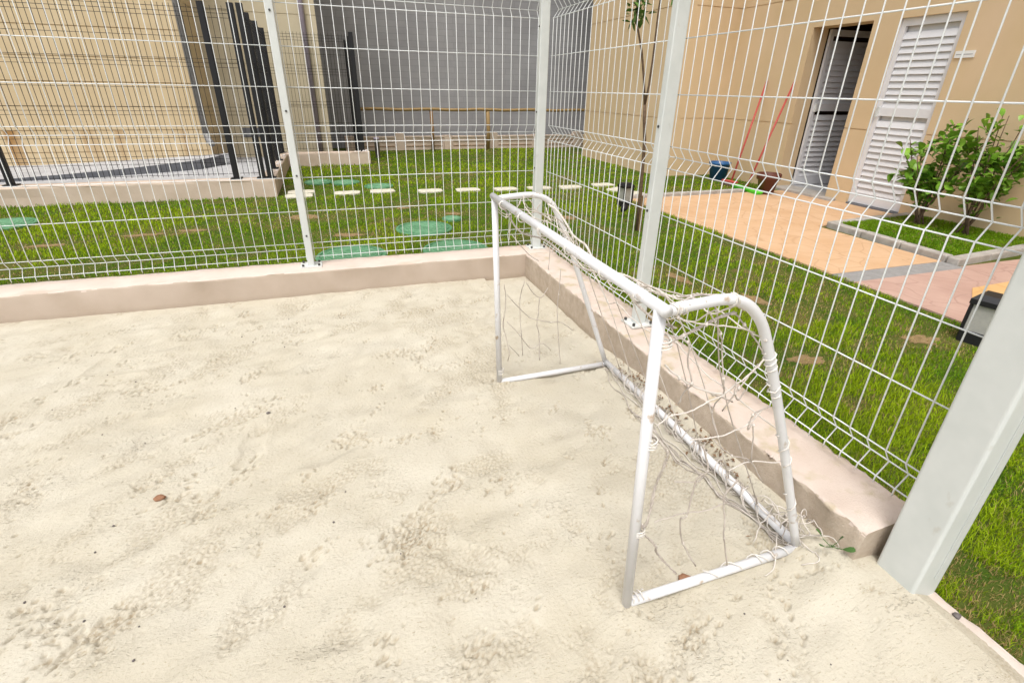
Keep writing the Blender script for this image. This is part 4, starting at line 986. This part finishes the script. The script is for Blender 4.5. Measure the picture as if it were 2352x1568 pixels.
BARE = ((-1.55,2.32,0.34,0.18),(-1.16,1.48,0.24,0.12),(-0.53,2.52,0.12,0.09),(-0.05,2.10,0.18,0.10),(1.05,1.62,0.22,0.12),(0.40,0.55,0.14,0.16),(1.05,-0.37,0.10,0.22),(0.93,-1.62,0.18,0.09),(1.28,-0.86,0.09,0.22),(1.74,-1.62,0.20,0.10),(0.46,-0.92,0.10,0.12),(-2.87,1.93,0.26,0.10),(-2.50,2.0,0.20,0.09),(-3.5,1.75,0.22,0.09),(4.3,2.95,0.2,0.10))
for bx_, by_, rx_, ry_ in BARE:
    poly = []
    ph1, ph2 = random.uniform(0,6.3), random.uniform(0,6.3)
    for k in range(26):
        q = 2*math.pi*k/26; r_ = 1+0.22*math.sin(2*q+ph1)+0.16*math.sin(5*q+ph2)+random.uniform(-0.12,0.12)
        poly.append((bx_+rx_*0.5*r_*math.cos(q), by_+ry_*0.5*r_*math.sin(q)))
    tag(obj('bare_earth', MB().prism(poly, -0.01, 0.004), M['earth']), kind='structure')
# ---------------------------------------------------------------- grass: bladed lawn
def in_rect(x, y, r): return (x > r[0]) & (x < r[1]) & (y > r[2]) & (y < r[3])
def grass(name, n, rmin, rmax, a0, a1, seed, label, hscale=1.0, planter=False):
    rg = np.random.default_rng(seed)
    if planter:
        x = rg.uniform(3.45,4.71,n); y = rg.uniform(-0.64,0.58,n); d = np.hypot(x-CAM.x, y-CAM.y); keep = (y > -0.645+0.09*(x-3.46)) & (y < 0.50+0.09*(x-3.54)) & (x > 3.46+(y+0.645)*0.07)
        z0 = 0.034
    else:
        d = rmin*(rmax/rmin)**rg.random(n); a = a0+(a1-a0)*rg.random(n)
        x = CAM.x+d*np.sin(a); y = CAM.y+d*np.cos(a); z0 = -0.002
        keep = (x > 0.226) | (y > 0.226)
        keep &= ~in_rect(x,y,(0.0,0.172,-9,-2.6))
        keep |= in_rect(x,y,(0.172,0.23,-9,-2.66))
        keep &= ~in_rect(x,y,(-20,-1.88,3.525,20)) & ~in_rect(x,y,(-2.1,-0.575,6.19,6.44)) & ~in_rect(x,y,(-20,-1.1,6.4,20))
        keep &= ~in_rect(x,y,(-20,20,8.39,20)) & ~in_rect(x,y,(3.67,20,3.94,20)) & ~in_rect(x,y,(4.71,20,-9,20)) & ~in_rect(x,y,(2.215,20,-9,2.43))
        for cx, cy, r in ((-0.469,1.50,0.26),(-1.16,0.78,0.265),(-0.34,0.74,0.265),(-0.13,1.83,0.095),(-0.66,3.93,0.16),(-1.07,4.33,0.16),(-1.42,4.45,0.16),(-4.15,2.62,0.24),(4.36,3.40,0.13)):
            keep &= np.hypot(x-cx, y-cy) > r
        for cx, cy in ((-1.64,3.46),(-1.62,3.72),(-1.08,3.53),(-0.65,3.56),(-0.06,3.44),(0.43,3.40),(0.93,3.35),(1.40,3.32),(1.85,3.30),(2.38,3.36),(2.40,2.97),(2.44,2.66)):
            keep &= ~in_rect(x,y,(cx-0.14,cx+0.14,cy-0.095,cy+0.095))
        keep &= np.hypot(x-2.02,y+1.72) > 0.10
    x, y, d = x[keep], y[keep], d[keep]; n = len(x)
    def nz(f, k, ox=0.0, oy=0.0):
        i = (np.mod((x*k+ox)/SZ,1)*NT).astype(int) % NT; j = (np.mod((y*k+oy)/SZ,1)*NT).astype(int) % NT; return f[i,j]
    patch = nz(und,0.7)+0.5*nz(mid,0.6)
    dry = np.clip((nz(und,1.1,1.3,0.7)+0.6*nz(mid,0.8,2,1)-0.75)/0.9, 0, 1)*(0.25 if planter else 1.0)
    if not planter:
        # bare worn places where the turf was laid
        for cx, cy, rx, ry in (*((a_,b_,c_*1.5,d_*1.6) for a_,b_,c_,d_ in BARE),):
            dry = np.maximum(dry, np.clip(1.3-np.hypot((x-cx)/rx,(y-cy)/ry)+0.25*nz(mid,1.5), 0, 1))
    # grass is thin on the worn places
    kp = rg.random(n) > dry*0.55
    x, y, d, patch, dry = x[kp], y[kp], d[kp], patch[kp], dry[kp]; n = len(x)
    edge = np.exp(-np.maximum(0, 3.53-y)/0.12)*(x < -1.9)+np.exp(-np.maximum(0,6.2-y)/0.12)*((x<-0.55)&(x>-1.9)&(y<6.2))
    hgt = 0.88*hscale*(0.021+0.006*np.clip(patch,-1.5,1.5)+0.010*rg.random(n))*(1-0.45*dry)*(1+1.3*np.clip(edge,0,1)*rg.random(n))
    wid = np.clip(0.0011*d, 0.0018, 0.011)*rg.uniform(0.7,1.3,n)
    az = rg.uniform(0, 2*np.pi, n); lean = np.abs(rg.normal(0.55,0.35,n)); az2 = az+rg.normal(0,0.5,n)
    ux, uy = np.cos(az), np.sin(az); sx, sy = -np.sin(az2), np.cos(az2)
    z = np.full(n, z0)
    b0 = np.stack([x-sx*wid/2, y-sy*wid/2, z],-1); b1 = np.stack([x+sx*wid/2, y+sy*wid/2, z],-1)
    mx, my, mz = x+ux*hgt*lean*0.35, y+uy*hgt*lean*0.35, z+hgt*0.62
    m0 = np.stack([mx-sx*wid*0.4, my-sy*wid*0.4, mz],-1); m1 = np.stack([mx+sx*wid*0.4, my+sy*wid*0.4, mz],-1)
    tp = np.stack([x+ux*hgt*lean, y+uy*hgt*lean, z+hgt*np.clip(1.05-0.22*lean,0.4,1)],-1)
    co = np.stack([b0,b1,m1,m0,tp],1).reshape(-1,3)
    base = np.arange(n)*5
    fl = np.stack([base,base+1,base+2,base+3, base+3,base+2,base+4],-1).ravel()
    ls = np.stack([np.arange(n)*7, np.arange(n)*7+4],-1).ravel()
    o = big_mesh(name, co, fl, ls, M['grass'], smooth=False)
    green = np.array([0.13,0.285,0.005]); yel = np.array([0.35,0.48,0.006]); straw = np.array([0.48,0.35,0.15]); dark = np.array([0.04,0.11,0.006])
    t = np.clip(0.5+0.42*patch+rg.normal(0,0.30,n),0,1)[:,None]
    if planter: t = t*0.35
    c = green*(1-t)+yel*t
    k = (rg.random(n) < 0.20)[:,None]; c = np.where(k, dark*0.5+c*0.5, c)
    s = (rg.random(n) < 0.05+0.8*dry)[:,None]; c = np.where(s, straw*rg.uniform(0.6,1.1,(n,1)), c)
    c = c*rg.uniform(0.8,1.2,(n,1))
    col = np.concatenate([c, np.ones((n,1))],1); col = np.repeat(col,5,axis=0)
    at = o.data.attributes.new('tint','FLOAT_COLOR','POINT'); at.data.foreach_set('color', np.ascontiguousarray(col,dtype=np.float32).ravel())
    return tag(o, label, 'grass', kind='stuff')
grass('grass', 520000, 1.25, 12.5, math.radians(-38), math.radians(77), 41, 'short green lawn grass with yellowed patches')
grass('grass', 26000, 0, 0, 0, 0, 42, 'dark green grass filling the shrub bed', 1.25, True)
